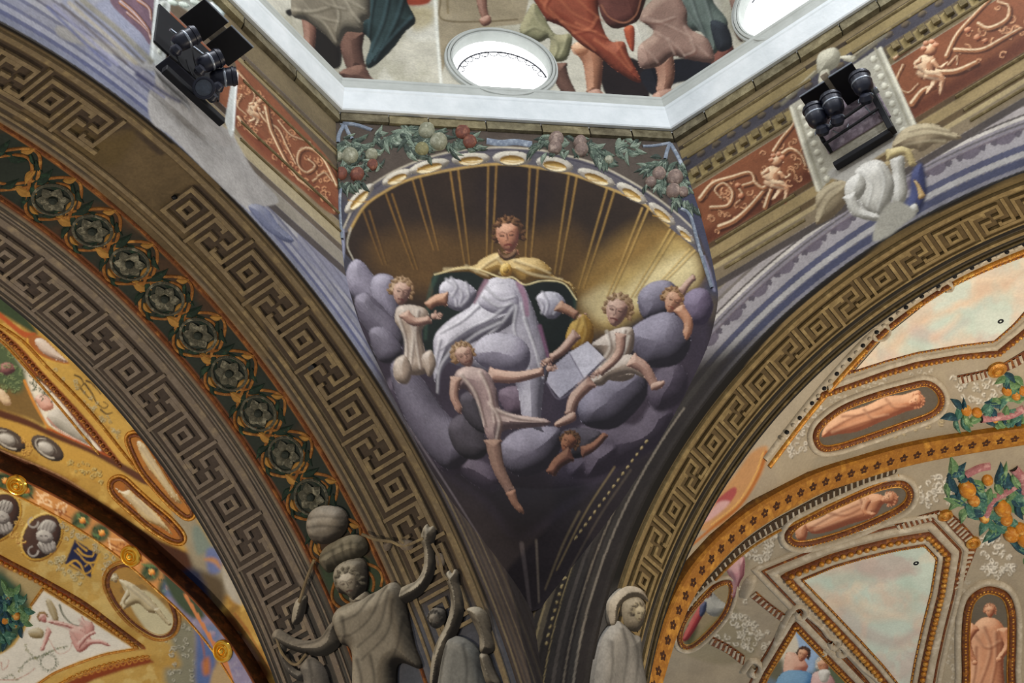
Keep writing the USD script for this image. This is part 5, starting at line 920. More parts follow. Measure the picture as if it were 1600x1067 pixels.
# ------------------------------------------------------------------ lamp banks fixed to the two walls
def off_wall(side, px, out):
    A = ARCH[side]; return Plane(A['n'], A['h']-out).to3(px)[0]
def spot(root, c, axis, r, L, names='lamp'):
    """A can spotlight: housing with rim and lens, on a knob pivot."""
    axis = np.asarray(axis, float)/np.linalg.norm(axis); b = c-axis*L/2
    h = obj('lamp', lathe([(0, 0), (r*.55, 0), (r*.8, .03), (r*.95, .08), (r, L*.45), (r, L*.8), (r*1.1, L*.82), (r*1.1, L*.9), (r*1.0, L*.92), (r*.98, L), (r*.85, L), (r*.82, L*.94), (0, L*.94)], b, axis, 26), M_BLUEB, root, smooth=30)
    obj('lens', lathe([(r*.8, L*.945), (r*.6, L*.965), (0, L*.975)], b, axis, 22), M_LENS, root); obj('clamp_band', lathe([(r*1.02, L*.5), (r*1.05, L*.52), (r*1.05, L*.57), (r*1.02, L*.59)], b, axis, 22), M_STEEL, root)
def rod(root, a, b, r, m, nm='rail'): obj(nm, tube(np.array([a, (np.array(a)+b)/2, b]), r, 8), m, root)
def bar(root, nm, side, c, size, m, bevel=.008, tilt=None):
    A = ARCH[side]; obj(nm, boxm(size, frame(A['t'], -A['n'], np.array([0, 0, 1.]) if side == 'L' else np.array([0, 0, 1.]), c), bevel), m, root, smooth=30)

o = lambda x, y: (220+x*.1874, y*.1874)
b = thing('lamp_bank', 'bank of black spotlights with two dark flaps on the left blue-striped wall', 'spotlights')
A0, A1 = off_wall('L', o(195, 575), .30), off_wall('L', o(680, 1020), .30); mid_ = (A0+A1)/2; ln = abs((A1-A0)@tL)
bar(b, 'bottom_rail', 'L', mid_, (ln, .10, .12), M_BLACK)
bar(b, 'base_shelf', 'L', off_wall('L', o(330, 650), .16), (ln*.62, .26, .03), M_BLUEB)
bar(b, 'back_plate', 'L', off_wall('L', o(400, 440), .02), (1.25, .03, 1.0), M_BLACK)
for q_, hw_, dp in ((o(525, 170), .46, .46), (o(740, 385), .44, .46)): bar(b, 'flap', 'L', off_wall('L', q_, .62), (hw_, dp, .025), M_BLACK, .006); bar(b, 'flap_edge', 'L', off_wall('L', q_, .62)-nL*(dp/2+.008), (hw_, .014, .034), M_STEEL, .003)
bar(b, 'flap_hinge', 'L', off_wall('L', o(640, 275), .6), (.09, .3, .02), M_GREYM)
rod(b, off_wall('L', o(245, 245), .35), off_wall('L', o(760, 640), .35), .022, M_STEEL); rod(b, off_wall('L', o(240, 460), .3), off_wall('L', o(640, 800), .3), .02, M_BLACK)
for q_, ax in ((o(370, 330), (.55, -.2, .35)), (o(570, 515), (.55, -.15, .3)), (o(690, 645), (.75, -.1, .1))): spot(b, off_wall('L', q_, .48), ax, .125, .36)
spot(b, off_wall('L', o(530, 740), .5), (-.05, -.6, -.75), .135, .25)
for q_ in (o(290, 420), o(490, 590), o(640, 730), o(590, 810)): obj('pivot', lathe([(0, -.06), (.06, -.05), (.085, 0), (.06, .06), (0, .075)], off_wall('L', q_, .45), (.5, -.6, .1), 18), M_BLUEB, b)
for a_, c_ in ((o(430, 420), o(500, 600)), (o(280, 420), o(420, 600)), (o(380, 500), o(480, 660))): p0, p1 = off_wall('L', a_, .4), off_wall('L', c_, .4); t = np.linspace(0, 1, 9)[:, None]; obj('cable', tube(p0+(p1-p0)*t+np.array([0, 0, -.12])*(4*t*(1-t)), .012, 6), M_BLACK, b)

o = lambda x, y: (1210+x*.2061, 60+y*.2061)
b = thing('lamp_bank', 'bank of black spotlights in a square wall recess on the right frieze', 'spotlights')
ex = lambda a_, c_: abs((off_wall('R', a_, .12)-off_wall('R', c_, .12))@tR)
bar(b, 'side_post', 'R', (off_wall('R', o(745, 400), .10)+off_wall('R', o(890, 705), .10))/2, (.09, .16, abs(off_wall('R', o(745, 400), .1)[2]-off_wall('R', o(890, 705), .1)[2])), M_BLACK)
bar(b, 'bottom_rail', 'R', (off_wall('R', o(460, 975), .08)+off_wall('R', o(885, 710), .08))/2, (ex(o(460, 975), o(885, 710)), .12, .10), M_BLACK)
bar(b, 'back_plate', 'R', off_wall('R', o(560, 560), .02), (ex(o(290, 700), o(760, 430)), .03, 1.25), mat('recess_plaster', '8f8088', '6f626a', 5, .8, c3='a79aa0'))
for a_, c_ in ((o(195, 445), o(372, 325)), (o(412, 298), o(580, 180))):
    w_ = ex(a_, c_); p0 = (off_wall('R', a_, .68)+off_wall('R', c_, .68))/2; bar(b, 'flap', 'R', p0+nR*.33-np.array([0, 0, .0]), (w_, .66, .025), M_BLACK, .006); bar(b, 'flap_edge', 'R', p0, (w_, .014, .034), M_STEEL, .003)
bar(b, 'flap_hinge', 'R', off_wall('R', o(415, 335), .55), (.12, .4, .02), M_GREYM)
rod(b, off_wall('R', o(340, 735), .42), off_wall('R', o(730, 465), .42), .024, M_BLACK); rod(b, off_wall('R', o(375, 805), .3), off_wall('R', o(790, 530), .3), .022, M_BLACK); rod(b, off_wall('R', o(395, 790), .3), off_wall('R', o(770, 540), .3), .01, M_STEEL, 'conduit')
for q_ in (o(315, 590), o(445, 505), o(665, 345)): spot(b, off_wall('R', q_, .5), (-.15, -.28, .95), .155, .36)
for q_ in (o(365, 700), o(478, 625), o(695, 460)): obj('pivot', lathe([(0, -.08), (.08, -.06), (.11, 0), (.08, .07), (0, .09)], off_wall('R', q_, .45), (-.3, -.6, .2), 20), M_BLUEB, b); obj('yoke', tube(off_wall('R', q_, .45)+np.array([[math.cos(x)*.12*tR[0], math.cos(x)*.12*tR[1], math.sin(x)*.12] for x in np.linspace(0, math.pi, 9)]), .012, 6), M_STEEL, b)
for a_, c_ in ((o(440, 700), o(560, 650)), (o(690, 520), o(760, 545))): p0, p1 = off_wall('R', a_, .25), off_wall('R', c_, .25); t = np.linspace(0, 1, 9)[:, None]; obj('cable', tube(p0+(p1-p0)*t+np.array([0, 0, -.14])*(4*t*(1-t)), .012, 6), M_STEEL, b)
bar(b, 'side_bracket', 'R', off_wall('R', o(390, 800), .2), (.05, .3, .16), M_BLACK); bar(b, 'side_bracket', 'R', off_wall('R', o(770, 395), .3), (.07, .1, .05), M_STEEL)

# ------------------------------------------------------------------ the vaults beyond the arches
GR_R = [(960, 1190), (985, 1130), (1008, 1060), (1056, 893), (1108, 836), (1171, 783), (1262, 737), (1330, 717), (1364, 707), (1465, 681), (1600, 660), (1700, 645), (1880, 628)]
GR_L = [(-260, 640), (-90, 672), (0, 700), (60, 722), (150, 760), (236, 815), (300, 880), (340, 930), (380, 990), (420, 1060), (450, 1130)]
WR2, WL2 = Web('R', GR_R, WR1), Web('L', GR_L, WL1)
def lay(base, surf, poly, step, painter, root, ground, lift=0.0, mat=VAULT, label=None):
    V, F, nb = sheet2d(poly, step); X = surf.to3(V); X = X+surf.nrm(X)*lift; P = Painter(project(X), ground); painter(P); return painted(base, X, F, P, mat, root, label)
def mould(nm, surf, a, w, h, m, root, o=(0, 0), k=1.0, closed=False, curve=True, lift=-.004, prof=None, label=None):
    px = P2(a, o, k) if isinstance(a, str) else np.asarray(a, float)*k+np.array(o)
    px = spline(px, closed, 4) if curve else resample(px, 4, closed); X = surf.to3(px); return obj(nm, sweep(X, surf.nrm(X), prof or half_round(w, h, 7, lift), closed), m, root, label)
def beads(nm, surf, a, r, gap, m, root, o=(0, 0), k=1.0, closed=False, curve=True, lift=.0, long=1.0):
    """A row of small beads along a traced line, one joined piece."""
    px = P2(a, o, k) if isinstance(a, str) else np.asarray(a, float)*k+np.array(o)
    px = spline(px, closed, 2) if curve else resample(px, 2, closed); X = surf.to3(px); N = surf.nrm(X); s_ = np.r_[0, np.cumsum(np.linalg.norm(np.diff(X, axis=0), axis=1))]; ms = []
    base = trimesh.creation.icosphere(1, 1.0); v, f = base.vertices, base.faces
    for d in np.arange(gap/2, s_[-1], gap):
        j = min(np.searchsorted(s_, d), len(X)-1); T = X[min(j+1, len(X)-1)]-X[max(j-1, 0)]; T /= np.linalg.norm(T)+1e-9; B = np.cross(N[j], T)
        ms.append(trimesh.Trimesh(X[j]+N[j]*lift+(v[:, :1]*T*long+v[:, 1:2]*B+v[:, 2:]*N[j]*.8)*r, f, process=False))
    return obj(nm, join(ms), m, root, smooth=True, kind='stuff')
SALMON = ('7d4630', 'c88a66', 'f0c09c'); STAT = ('7a6644', 'd2c096', 'f2e8cc')
def poly(a, o=(0, 0), k=1.0, curve=True): P_ = P2(a, o, k); return Polygon(spline(P_, True, 2) if curve else P_).buffer(0)
def medallion(label, surf, a, o, k, ground, figs, wf=.10, base='oval_medallion', curve=True, m1=None, m2=None, bead=True, cat='medallion', extra=None):
    root = thing(base, label, cat); pg = poly(a, o, k, curve)
    def art(P):
        P.fill((spline(P2(a, o, k), True, 2)-np.array(o))/1.0+np.array(o), ground, 1) if False else None
        P.mottle(('5a4c3a'), .05, .58, .35, 4)
        for (x, y, h, rot, robe) in figs:
            pt = P.new('painted_person'); P.at(*o, k); P.person(x, y, h, rot, robe, robe, robe, pt)
        if extra: extra(P)
    lay('painted_field', surf, pg, 1.5, art, root, ground, .012)
    pts = P2(a, o, k); mould('frame', surf, pts, wf, wf*.55, m1 or M_GOLD_D, root, closed=True, curve=curve)
    c0 = pts.mean(0); s_ = np.linalg.norm(surf.to3([c0+(1, 0)])-surf.to3([c0])); kx = wf/s_
    grow = lambda d: np.array(poly(a, o, k, curve).buffer(d).exterior.coords)[:-1][::3]
    mould('outer_frame', surf, grow(kx*.95), wf*.9, wf*.5, m2 or M_GREYM, root, closed=True); mould('inner_fillet', surf, grow(-kx*.5), wf*.3, wf*.3, M_GOLD, root, closed=True)
    if bead: beads('bead_row', surf, grow(kx*.05), wf*.17, wf*.55, M_GOLD, root, closed=True, lift=wf*.5)
    return root

# --- right vault
cR = thing('ceiling_right', 'bright painted right vault with gilded frames and cloud panels', kind='structure')
oB, oC, oA, kk = (1060, 350), (1060, 707), (860, 707), .3375
def sky_art(P, seed, strokes=()):
    P.mottle('d9c7b4', .016, .47, .85, seed); P.mottle('e9d2b8', .02, .54, .7, seed+1); P.mottle('c7b3aa', .018, .58, .7, seed+2); P.mottle('c2d2c6', .014, .6, .6, seed+5)
    for a, c, w in strokes: P.line(a, c, w, w*.4, 6, alpha=.55)
def webR1(P):
    P.mottle('9c8f7c', .03, .5, .6, 3)
    P.at(*oB, kk); P.fill('430,1067 600,890 700,800 760,700 900,520 1100,380 1300,250 1600,90 1900,-20 1900,-160 1600,-60 1200,150 800,420 500,760 330,1067', 'a89c88', 2, curve=False)
    curls(P, poly('470,1060 560,900 640,830 700,860 640,960 560,1067', oB, kk), 46, 4, '6d665c', 'e0d8ca', 21, 2)
    P.fill('1260,830 1290,700 1500,660 1600,600 1700,560 1700,960 1250,900', '8d8472', 6, alpha=.7)
    curls(P, poly('1270,720 1480,680 1520,700 1460,860 1300,890', oB, kk), 50, 4.5, '5d574c', 'e6dfd0', 22, 2.2); curls(P, poly('620,1040 700,1067 900,1010 1200,930 1260,890 1210,850 1100,935 880,1000 700,1050', oB, kk), 40, 3.6, '6d5c40', 'cdbb94', 23, 1.8); curls(P, poly('560,900 660,800 900,720 1250,660 1260,690 900,770 680,860', oB, kk), 30, 3.2, '7d7464', 'd8cfbe', 24, 1.6)
    P.fill('640,1000 860,1090 1250,940 1600,900 1600,960 1200,1010 860,1067', '7d6c50', 2, curve=False)
    P.at(*oA, kk); P.fill('870,80 930,0 1000,-30 1000,40 960,130 900,220 800,330 700,360 720,280', 'b98a5c', 4); P.fill('780,210 850,160 860,190 820,240 770,240', 'a04a4a', 2); P.fill('720,300 780,230 830,230 770,290 700,330', 'c9a0a0', 3); P.line('1000,0 960,110 880,240 760,340 640,440', 'a8642a', 16, 12, 1.5); P.line('985,0 945,110 865,235 745,335', 'e0b060', 6, 5)
lay('vault_web', WR1, Polygon([(900, 1190), (905, 1130), (960, 980), (1040, 830), (1120, 720), (1260, 535), (1440, 410), (1600, 335), (1720, 290), (1880, 250)]+[(x, y) for x, y in GR_R[::-1]]).buffer(0), 2.3, webR1, cR, 'a2957f')
tri_sky = '820,672 960,512 1000,482 1200,322 1400,222 1600,142 1760,80 1900,30 1900,180 1700,300 1600,400 1540,470 1462,538 1300,556 1100,590 960,628'
pn = thing('cloud_panel', 'triangular painted cloud panel of the right vault below its dark arch edge', 'painted panel')
lay('painted_sky', WR1, poly(tri_sky, oB, kk, False), 1.7, lambda P: sky_art(P, 4, [((np.array(P2(a))*kk+oB), c, w) for a, c, w in (('990,570 1100,470 1250,400 1400,330', 'e2bea0', 16), ('1100,500 1200,520 1330,450', 'c9b4b0', 22), ('1240,520 1350,420 1480,300', 'bfcfc6', 16), ('1400,300 1500,290 1600,220', 'd3b49c', 20), ('1180,530 1260,470 1300,420', 'e8c2a4', 10))]), pn, 'cfd8cd', .015)
obj('wall_hole', lathe([(.055, 0), (.045, .02), (0, .012)], WR1.to3([(1563, 501)])[0], WR1.nrm(WR1.to3([(1563, 501)]))[0], 12), M_BLACK, pn)
mould('gilded_edge', WR1, '780,690 950,500 1200,318 1400,216 1620,130 1860,36', .09, .05, M_GOLD_D, pn, oB, kk); beads('bead_row', WR1, '780,690 950,500 1200,318 1400,216 1620,130 1860,36', .02, .065, M_GOLD, pn, oB, kk, lift=.045)
mould('dark_bead_edge', WR1, '800,685 960,632 1100,594 1300,560 1462,540 1545,468 1610,400', .05, .03, M_GOLD_D, pn, oB, kk, curve=False); beads('bead_row', WR1, '800,685 960,632 1100,594 1300,560 1462,540 1545,468 1610,400', .018, .07, M_GOLD, pn, oB, kk, curve=False, lift=.03)
mould('grey_band', WR1, '690,760 960,664 1100,624 1300,590 1470,572 1560,500 1640,430', .11, .04, M_GREYM, pn, oB, kk, curve=False)
mould('gilded_rope', WR1, '640,800 960,690 1100,650 1300,612 1480,598 1570,526 1650,460', .11, .06, M_GOLD_D, pn, oB, kk, curve=False); beads('rope_turn', WR1, '640,800 960,690 1100,650 1300,612 1480,598 1570,526 1650,460', .036, .085, M_GOLD, pn, oB, kk, curve=False, lift=.05, long=.8)
for off, w, m in ((0, .12, M_GREYM), (34, .09, M_GOLD)): mould('border_band', WR1, np.array(P2('400,1090 560,880 720,690 880,520 1040,380 1240,250 1420,160 1640,70 1860,-10'))+np.array([off*.55, off]), w, .05, m, cR, oB, kk)
for i in range(34): t = i/33; q_ = spline(P2('470,985 560,882 720,692 880,522 1040,382 1240,252 1420,162 1600,84', oB, kk), False, 3); j = int(t*(len(q_)-1)); p_ = WR1.to3([q_[j]])[0]; obj('border_stud', lathe([(.035, .03), (.034, .06), (.02, .075), (0, .078)], p_, WR1.nrm(p_[None])[0], 8), M_BLACK if i % 2 else M_GREYM, cR)
for a in ('860,500 900,470 960,470 975,500 950,530 910,530 895,505 925,495', '1200,300 1225,262 1260,275 1265,300 1235,305'): mould('scroll', WR1, a, .07, .06, M_GREYM, cR, oB, kk)
# fluted grey bands
def flutes(surf, a, b, n, root, o, k, w=.05, L=None, m=M_GREYM, nm='flute', back=None):
    A_, B_ = spline(P2(a, o, k), False, 2), spline(P2(b, o, k), False, 2)
    if back: 
        pg = Polygon(np.vstack([A_, B_[::-1]])).buffer(0); V, F, nb = sheet2d(pg, 6); X = surf.to3(V); obj('flute_ground', fix(X+surf.nrm(X)*.012, F), back, root)
    for i in range(n):
        t = (i+.5)/n; p0, p1 = A_[int(t*(len(A_)-1))], B_[int(t*(len(B_)-1))]; X = surf.to3([p0+(p1-p0)*s for s in (.12, .5, .88)]); obj(nm, sweep(X, surf.nrm(X), half_round(w, w*.6, 5, .0)), m, root)
flutes(WR1, '1290,700 1400,678 1480,655', '1300,740 1400,716 1490,692', 9, cR, oB, kk, .06, back=M_GOLD_D); flutes(WR1, '1490,650 1560,610 1640,560', '1500,690 1580,650 1660,600', 6, cR, oB, kk, .06, back=M_GOLD_D)
obj('gilt_flower', lathe([(.15, 0), (.15, .05), (.1, .07), (.08, .05), (.05, .09), (0, .1)], WR1.to3([(1557, 576)])[0], WR1.nrm(WR1.to3([(1557, 576)]))[0], 16), M_GOLD, cR)
# the two long medallions with salmon figures
medallion('long oval medallion with a reclining salmon figure above the amber rib', WR1, '632,985 660,925 760,850 900,795 1060,750 1150,735 1205,775 1215,830 1170,880 1050,925 880,985 740,1030 660,1035', oB, kk, '5f564a', [], .11,
    extra=lambda P: (P.at(*oB, kk), P.new('painted_person'), P.blob('665,985 690,925 760,875 860,845 960,800 1040,790 1110,770 1125,800 1110,850 1050,870 940,915 830,960 730,975', *SALMON, 1, R=44), P.folds(['690,960 800,900 940,850', '720,970 830,930 960,890', '760,890 860,880 980,830', '860,860 900,900 980,890', '960,810 1000,850 1060,850'], SALMON[0], SALMON[2], 10), P.head(1100, 820, 34, 75, SALMON, SALMON, .1, 1)))
# swag of leaves and oranges
M_ORANGE = mat('orange_fruit', 'd8982e', 'b06a1c', 7, .5, c3='ecc06a'); M_TEAL = [mat(f'teal_leaf_{i}', a, b, 9, .6, c3=c) for i, (a, b, c) in enumerate((('2f5560', '1f3a46', '4f7c80'), ('5a8a74', '3a6456', '8ab096'), ('7a9a6a', '56784e', 'a4bc8c')))]; M_PINK = mat('pink_ribbon', 'c88e8e', '9a6062', 6, .6, c3='e0b4ae')
def swag(label, surf, spots, fruits, ribbons, o, k, seed, L=70, W=34):
    g = thing('fruit_swag', label, 'garland'); r = random.Random(seed)
    for x, y in spots:
        for j in range(4): px = np.array(o)+k*np.array([x+r.uniform(-20, 20), y+r.uniform(-20, 20)]); obj('leaf', leafmesh(surf, *px, L*k*r.uniform(.8, 1.2), W*k*r.uniform(.8, 1.2), r.uniform(0, 360), .07), r.choice(M_TEAL), g)
    for x, y, q_ in fruits: obj('orange', fruitmesh(surf, o[0]+x*k, o[1]+y*k, q_*k), M_ORANGE, g)
    for a in ribbons: mould('ribbon', surf, a, .16, .08, M_PINK, g, o, k)
swag('swag of teal leaves and oranges at the right edge above the amber rib', WR1, [(1320, 860), (1400, 880), (1460, 900), (1290, 910), (1540, 800), (1580, 740), (1540, 700), (1600, 880), (1500, 840), (1560, 910)], [(1330, 860, 26), (1380, 870, 24), (1520, 770, 24), (1560, 790, 24), (1590, 770, 22), (1460, 900, 20)], ['1400,900 1480,890 1540,880 1600,850'], oB, kk, 3, 80, 36)
# amber rib with dark leaf motifs
ribpx = np.array([(965, 1190), (990, 1130), (1014, 1060), (1040, 978), (1072, 910), (1122, 850), (1180, 802), (1262, 756), (1340, 729), (1404, 710), (1480, 694), (1600, 675), (1720, 658), (1880, 640)], float)
rb = thing('rib', 'amber diagonal vault rib painted with a row of dark leaf motifs', kind='structure'); M_AMBER = mat('amber_paint', 'b27a26', '8a5716', 5, .6, c3='c48c34'); M_MOTIF = mat('dark_brown_motif', '4a2710', '331a0a', 9, .7)
RX = WR1.to3(spline(ribpx, False, 5)); RN = WR1.nrm(RX); obj('rib_face', sweep(RX, RN, [(-.21, -.05), (-.20, .10), (-.16, .13), (.16, .13), (.20, .10), (.21, -.05)]), M_AMBER, rb)
rs = resample(RX, .05); rN = WR1.nrm(rs); 
for j in range(8, len(rs)-4, 5):
    px = project(rs[j]); 
    if px[0] > 1680 or px[1] > 1130: continue
    T = rs[j+1]-rs[j-1]; T /= np.linalg.norm(T); B = np.cross(rN[j], T); ms = []
    for a0, l in ((0, .085), (1.15, .075), (-1.15, .075), (2.5, .06), (-2.5, .06)):
        u = math.cos(a0)*B+math.sin(a0)*T; v = np.cross(rN[j], u); t = np.linspace(0, 1, 6); c = rs[j]+rN[j]*.132
        ms.append(trimesh.Trimesh(*fix(np.vstack([c+u*(t*l+.01)[:, None]+v*(s*.028*np.sin(np.pi*t))[:, None]+rN[j]*(.014*(1-abs(s)))*np.sin(np.pi*t)[:, None] for s in (-1, 0, 1)]), tri(quads(3, 6))), process=False))
    obj('leaf_motif', join(ms), M_MOTIF, rb, smooth=False)
# web beyond the rib
def webR2(P):
    P.mottle('998c78', .03, .5, .6, 3); P.at(*oA, kk)
    P.fill('730,620 800,520 880,480 920,520 850,680 960,900 820,980 640,940 600,860', '93886f', 4)
    curls(P, poly('740,720 830,590 900,640 960,880 880,920 760,860', oA, kk), 60, 4.5, '5f574a', 'e2dac8', 25, 2.2)
    P.at(*oC, kk); P.fill('480,420 520,370 600,340 640,330 520,460', '8d8270', 4)
    curls(P, poly('310,440 400,390 480,350 480,450 400,500 330,520', oC, kk), 40, 4, '5f574a', 'e4dccb', 26, 2)
    curls(P, poly('1125,160 1200,110 1300,160 1290,240 1180,250 1120,230', oC, kk), 46, 5, '6a6254', 'f0e8d8', 27, 2.4)
    curls(P, poly('1400,420 1460,390 1540,480 1550,560 1440,580 1390,520', oC, kk), 46, 5, '6a6254', 'f0e8d8', 28, 2.4); curls(P, poly('300,760 420,830 470,900 400,960 320,900 250,830', oC, kk), 40, 4, '6a6254', 'e4dac6', 29, 2); curls(P, poly('1290,640 1340,600 1330,760 1300,900 1270,1060 1240,1060', oC, kk), 30, 3.4, '8a8070', 'cfc6b4', 30, 1.6)
    P.fill('1030,40 1200,0 1330,-10 1600,-20 1600,60 1400,50 1180,80 1060,100', 'c99a80', 6); P.blob('1030,40 1100,20 1190,20 1190,80 1090,100 1050,90', '7d756a', 'c9c1b4', 'f0eadf'); P.blob('1200,10 1400,0 1600,-30 1600,40 1450,45 1300,60', '9a5a44', 'd89a80', 'f2c8ae'); P.blob('1540,50 1640,40 1660,160 1590,180 1550,120', '9a5a44', 'd89a80', 'f2c8ae')
    P.fill('0,960 100,950 200,990 280,1067 300,1150 -60,1150 -60,980', '8a5f2c', 3)
    P.line('30,990 140,1000 240,1067', '54361a', 10, 8, 2)
lay('vault_web', WR2, Polygon([tuple(x) for x in ribpx]+[(1880, 1190)]).buffer(0), 2.3, webR2, cR, 'a2957f')
for a in ('-40,780 0,722 140,560 280,412 420,310 560,232 700,160 800,112 900,70 1030,28', '10,800 35,755 160,600 292,472 420,385 560,312 700,240 800,192 900,150 1020,104'): mould('gilded_fillet', WR2, a, .05, .04, M_GOLD, cR, oC, kk)
flutes(WR2, '20,715 140,575 280,430 420,326 560,248 700,176 900,86 1015,42', '40,740 160,592 292,460 420,372 560,300 700,228 900,138 1010,92', 40, cR, oC, kk, .045, m=M_GREYM, back=mat('dark_flute_ground', '4a3620', '382a18', 8))
medallion('long oval medallion with a standing salmon figure below the amber rib', WR2, '505,385 545,330 640,280 760,225 900,165 1010,140 1060,160 1070,205 1030,255 900,320 760,375 620,415 540,420', oC, kk, '6a6154', [], .12,
    extra=lambda P: (P.at(*oC, kk), P.new('painted_person'), P.blob('545,345 600,315 590,400 550,400', *SALMON, 1), P.blob('590,330 660,300 760,240 840,200 920,190 960,215 940,250 900,300 800,330 700,365 620,375', *SALMON, 1, R=46), P.folds(['610,350 720,290 860,230', '640,365 760,320 900,270', '700,280 780,290 880,240', '840,210 860,260 900,290'], SALMON[0], SALMON[2], 10), P.limb([(880, 210), (860, 270), (910, 290)], 34, 20, SALMON, 1), P.head(975, 215, 34, 80, SALMON, SALMON, -.2, 1)))
pn = thing('cloud_panel', 'large trapezoid cloud panel with a small dark hole, lower right vault', 'painted panel')
skp = '580,588 720,530 850,492 1000,455 1135,432 1190,490 1165,640 1125,800 1090,960 1060,1190 1130,1190 1000,1010 850,860 700,710'
skp = '580,588 720,530 850,492 1000,455 1135,432 1190,490 1165,640 1125,800 1090,960 1062,1120 950,980 850,870 700,712'
lay('painted_sky', WR2, poly(skp, oC, kk, False), 1.7, lambda P: sky_art(P, 14, [((np.array(P2(a))*kk+oC), c, w) for a, c, w in (('640,640 780,700 900,760 1080,740', 'd8bfa8', 24), ('850,520 960,560 1100,540', 'c4b2a8', 30), ('760,760 880,840 1010,880 1100,830', 'c2aea6', 28), ('700,600 800,580 900,590', 'bcd0c0', 26), ('1050,600 1100,660 1080,740', 'bcd0c0', 24), ('860,700 960,740 1060,770', 'eed8be', 10))]), pn, 'c9d5c7', .015)
obj('wall_hole', lathe([(.06, 0), (.05, .02), (0, .012)], WR2.to3([(1431, 879)])[0], WR2.nrm(WR2.to3([(1431, 879)]))[0], 12), M_BLACK, pn)
def frame_of(surf, path, steps, root, o, k, closed=False):
    P_ = P2(path, o, k); pg = Polygon(P_).buffer(0)
    for d, w, h, m, bd in steps:
        g = pg.buffer(d, join_style=2); q_ = np.array(g.exterior.coords)[:-1]; q_ = resample(q_, 5, True)
        X = surf.to3(q_); obj('frame_moulding', sweep(X, surf.nrm(X), half_round(w, h, 7, -.004), True), m, root)
        if bd: beads('bead_row', surf, q_, bd, bd*2.5, M_GOLD, root, closed=True, curve=False, lift=h)
frame_of(WR2, skp, [(1.5, .05, .03, M_GOLD_D, .018), (8, .11, .05, M_GREYM, 0), (17, .15, .08, M_GOLD_D, .055), (29, .16, .05, M_GREYM, 0), (37, .05, .03, M_GOLD_D, 0), (45, .10, .04, M_GREYM, 0)], pn, oC, kk)
flutes(WR2, '1000,330 1100,295 1215,262', '1020,362 1120,328 1230,300', 9, cR, oC, kk, .06, back=M_GOLD_D); flutes(WR2, '1255,270 1320,330 1372,390', '1225,305 1280,370 1330,420', 8, cR, oC, kk, .06, back=M_GOLD_D); flutes(WR2, '1385,430 1350,520 1310,620', '1330,430 1310,520 1270,640', 9, cR, oC, kk, .06, back=M_GOLD_D)
for x, y in ((1232, 285), (1362, 412)): obj('gilt_flower', lathe([(.13, 0), (.13, .06), (.09, .08), (.07, .05), (.04, .09), (0, .1)], WR2.to3([(oC[0]+x*kk, oC[1]+y*kk)])[0], WR2.nrm(WR2.to3([(oC[0]+x*kk, oC[1]+y*kk)]))[0], 16), M_GOLD, cR)
medallion('upright niche medallion with a bearded salmon prophet at the right edge', WR2, '1345,1250 1330,1000 1330,800 1350,690 1400,640 1450,632 1510,660 1540,730 1545,850 1540,1000 1530,1250', oC, kk, '665d4f', [(1428, 930, 470, 4, SALMON)], .14)
swag('heavy swag of teal leaves, oranges and pink ribbon in the right corner', WR2, [(1260, 110), (1310, 130), (1350, 190), (1400, 230), (1430, 180), (1480, 140), (1400, 300), (1460, 320), (1520, 200), (1560, 160), (1570, 240), (1500, 370), (1560, 420), (1590, 340), (1440, 270), (1600, 460), (1330, 240), (1540, 110)], [(1335, 165, 42), (1365, 215, 30), (1430, 125, 26), (1500, 255, 40), (1515, 305, 32), (1415, 300, 24), (1540, 375, 38), (1580, 350, 30), (1600, 400, 36)], ['1330,100 1390,70 1440,60', '1420,290 1450,220 1500,190 1560,150', '1550,70 1590,120 1600,180'], oC, kk, 5, 95, 46)
# lower left of the vault: volutes, a framed scene, an oval scene
pn = thing('framed_scene', 'small gilt-framed scene of two people under blue sky between stone volutes', 'painted panel')
def scene(P):
    P.at(*oC, kk); P.fill('450,800 560,780 680,930 640,1000 560,1000', '9db8d8', 6); P.fill('480,860 540,840 560,960 500,1000 450,960', 'd9d0bc', 3); P.fill('650,950 860,1000 860,1200 680,1200', '5f6a4e', 8); P.fill('380,1000 480,960 470,1060', '6a6650', 6)
    a = P.new('painted_person', 'young person in pink and blue'); P.blob('500,930 560,940 600,990 560,1040 490,1050', '9a5a48', 'd8a088', 'f0ccb4', a); P.blob('470,1030 580,1010 640,1060 640,1190 440,1190', '22405f', '4a7aa8', '8ab4d4', a); P.head(578, 935, 32, 20, ('2a1a12', '4a3020', '6c4a32'), SALMON, -.3, a)
    b_ = P.new('painted_person', 'old bearded person in rose cloak'); P.blob('620,1030 690,1020 730,1080 720,1190 620,1190', '8a5a5a', 'c89a98', 'e6c8c0', b_); P.head(672, 985, 36, -8, ('a09a90', 'cfcac0', 'f2eee6'), SALMON, -.2, b_); P.blob('650,1010 700,1010 690,1060 660,1060', 'a09a90', 'd4d0c6', 'f4f0e8', b_)
sc = '545,822 700,985 860,1150 800,1220 330,1220 420,1030'
lay('painted_field', WR2, poly(sc, oC, kk, False), 1.5, scene, pn, '6f7f8e', .012)
frame_of(WR2, sc, [(0, .05, .03, M_GOLD, 0), (6, .12, .06, M_GOLD_D, .035), (15, .14, .06, M_GREYM, 0), (22, .04, .03, M_GOLD_D, 0)], pn, oC, kk)
for a in ('470,830 500,760 530,715 570,705 590,735 570,762 545,750 552,728', '590,740 660,800 700,850 740,860 735,890 705,895 700,870', '740,880 790,930 860,1000 900,1030 930,1060', '745,880 770,900 775,925 750,935 735,915 750,905', '300,1010 340,960 375,975 380,1010 350,1030 335,1010 350,990', '380,1000 430,920 470,830'): mould('volute', WR2, a, .12, .09, M_GREYM, pn, oC, kk)
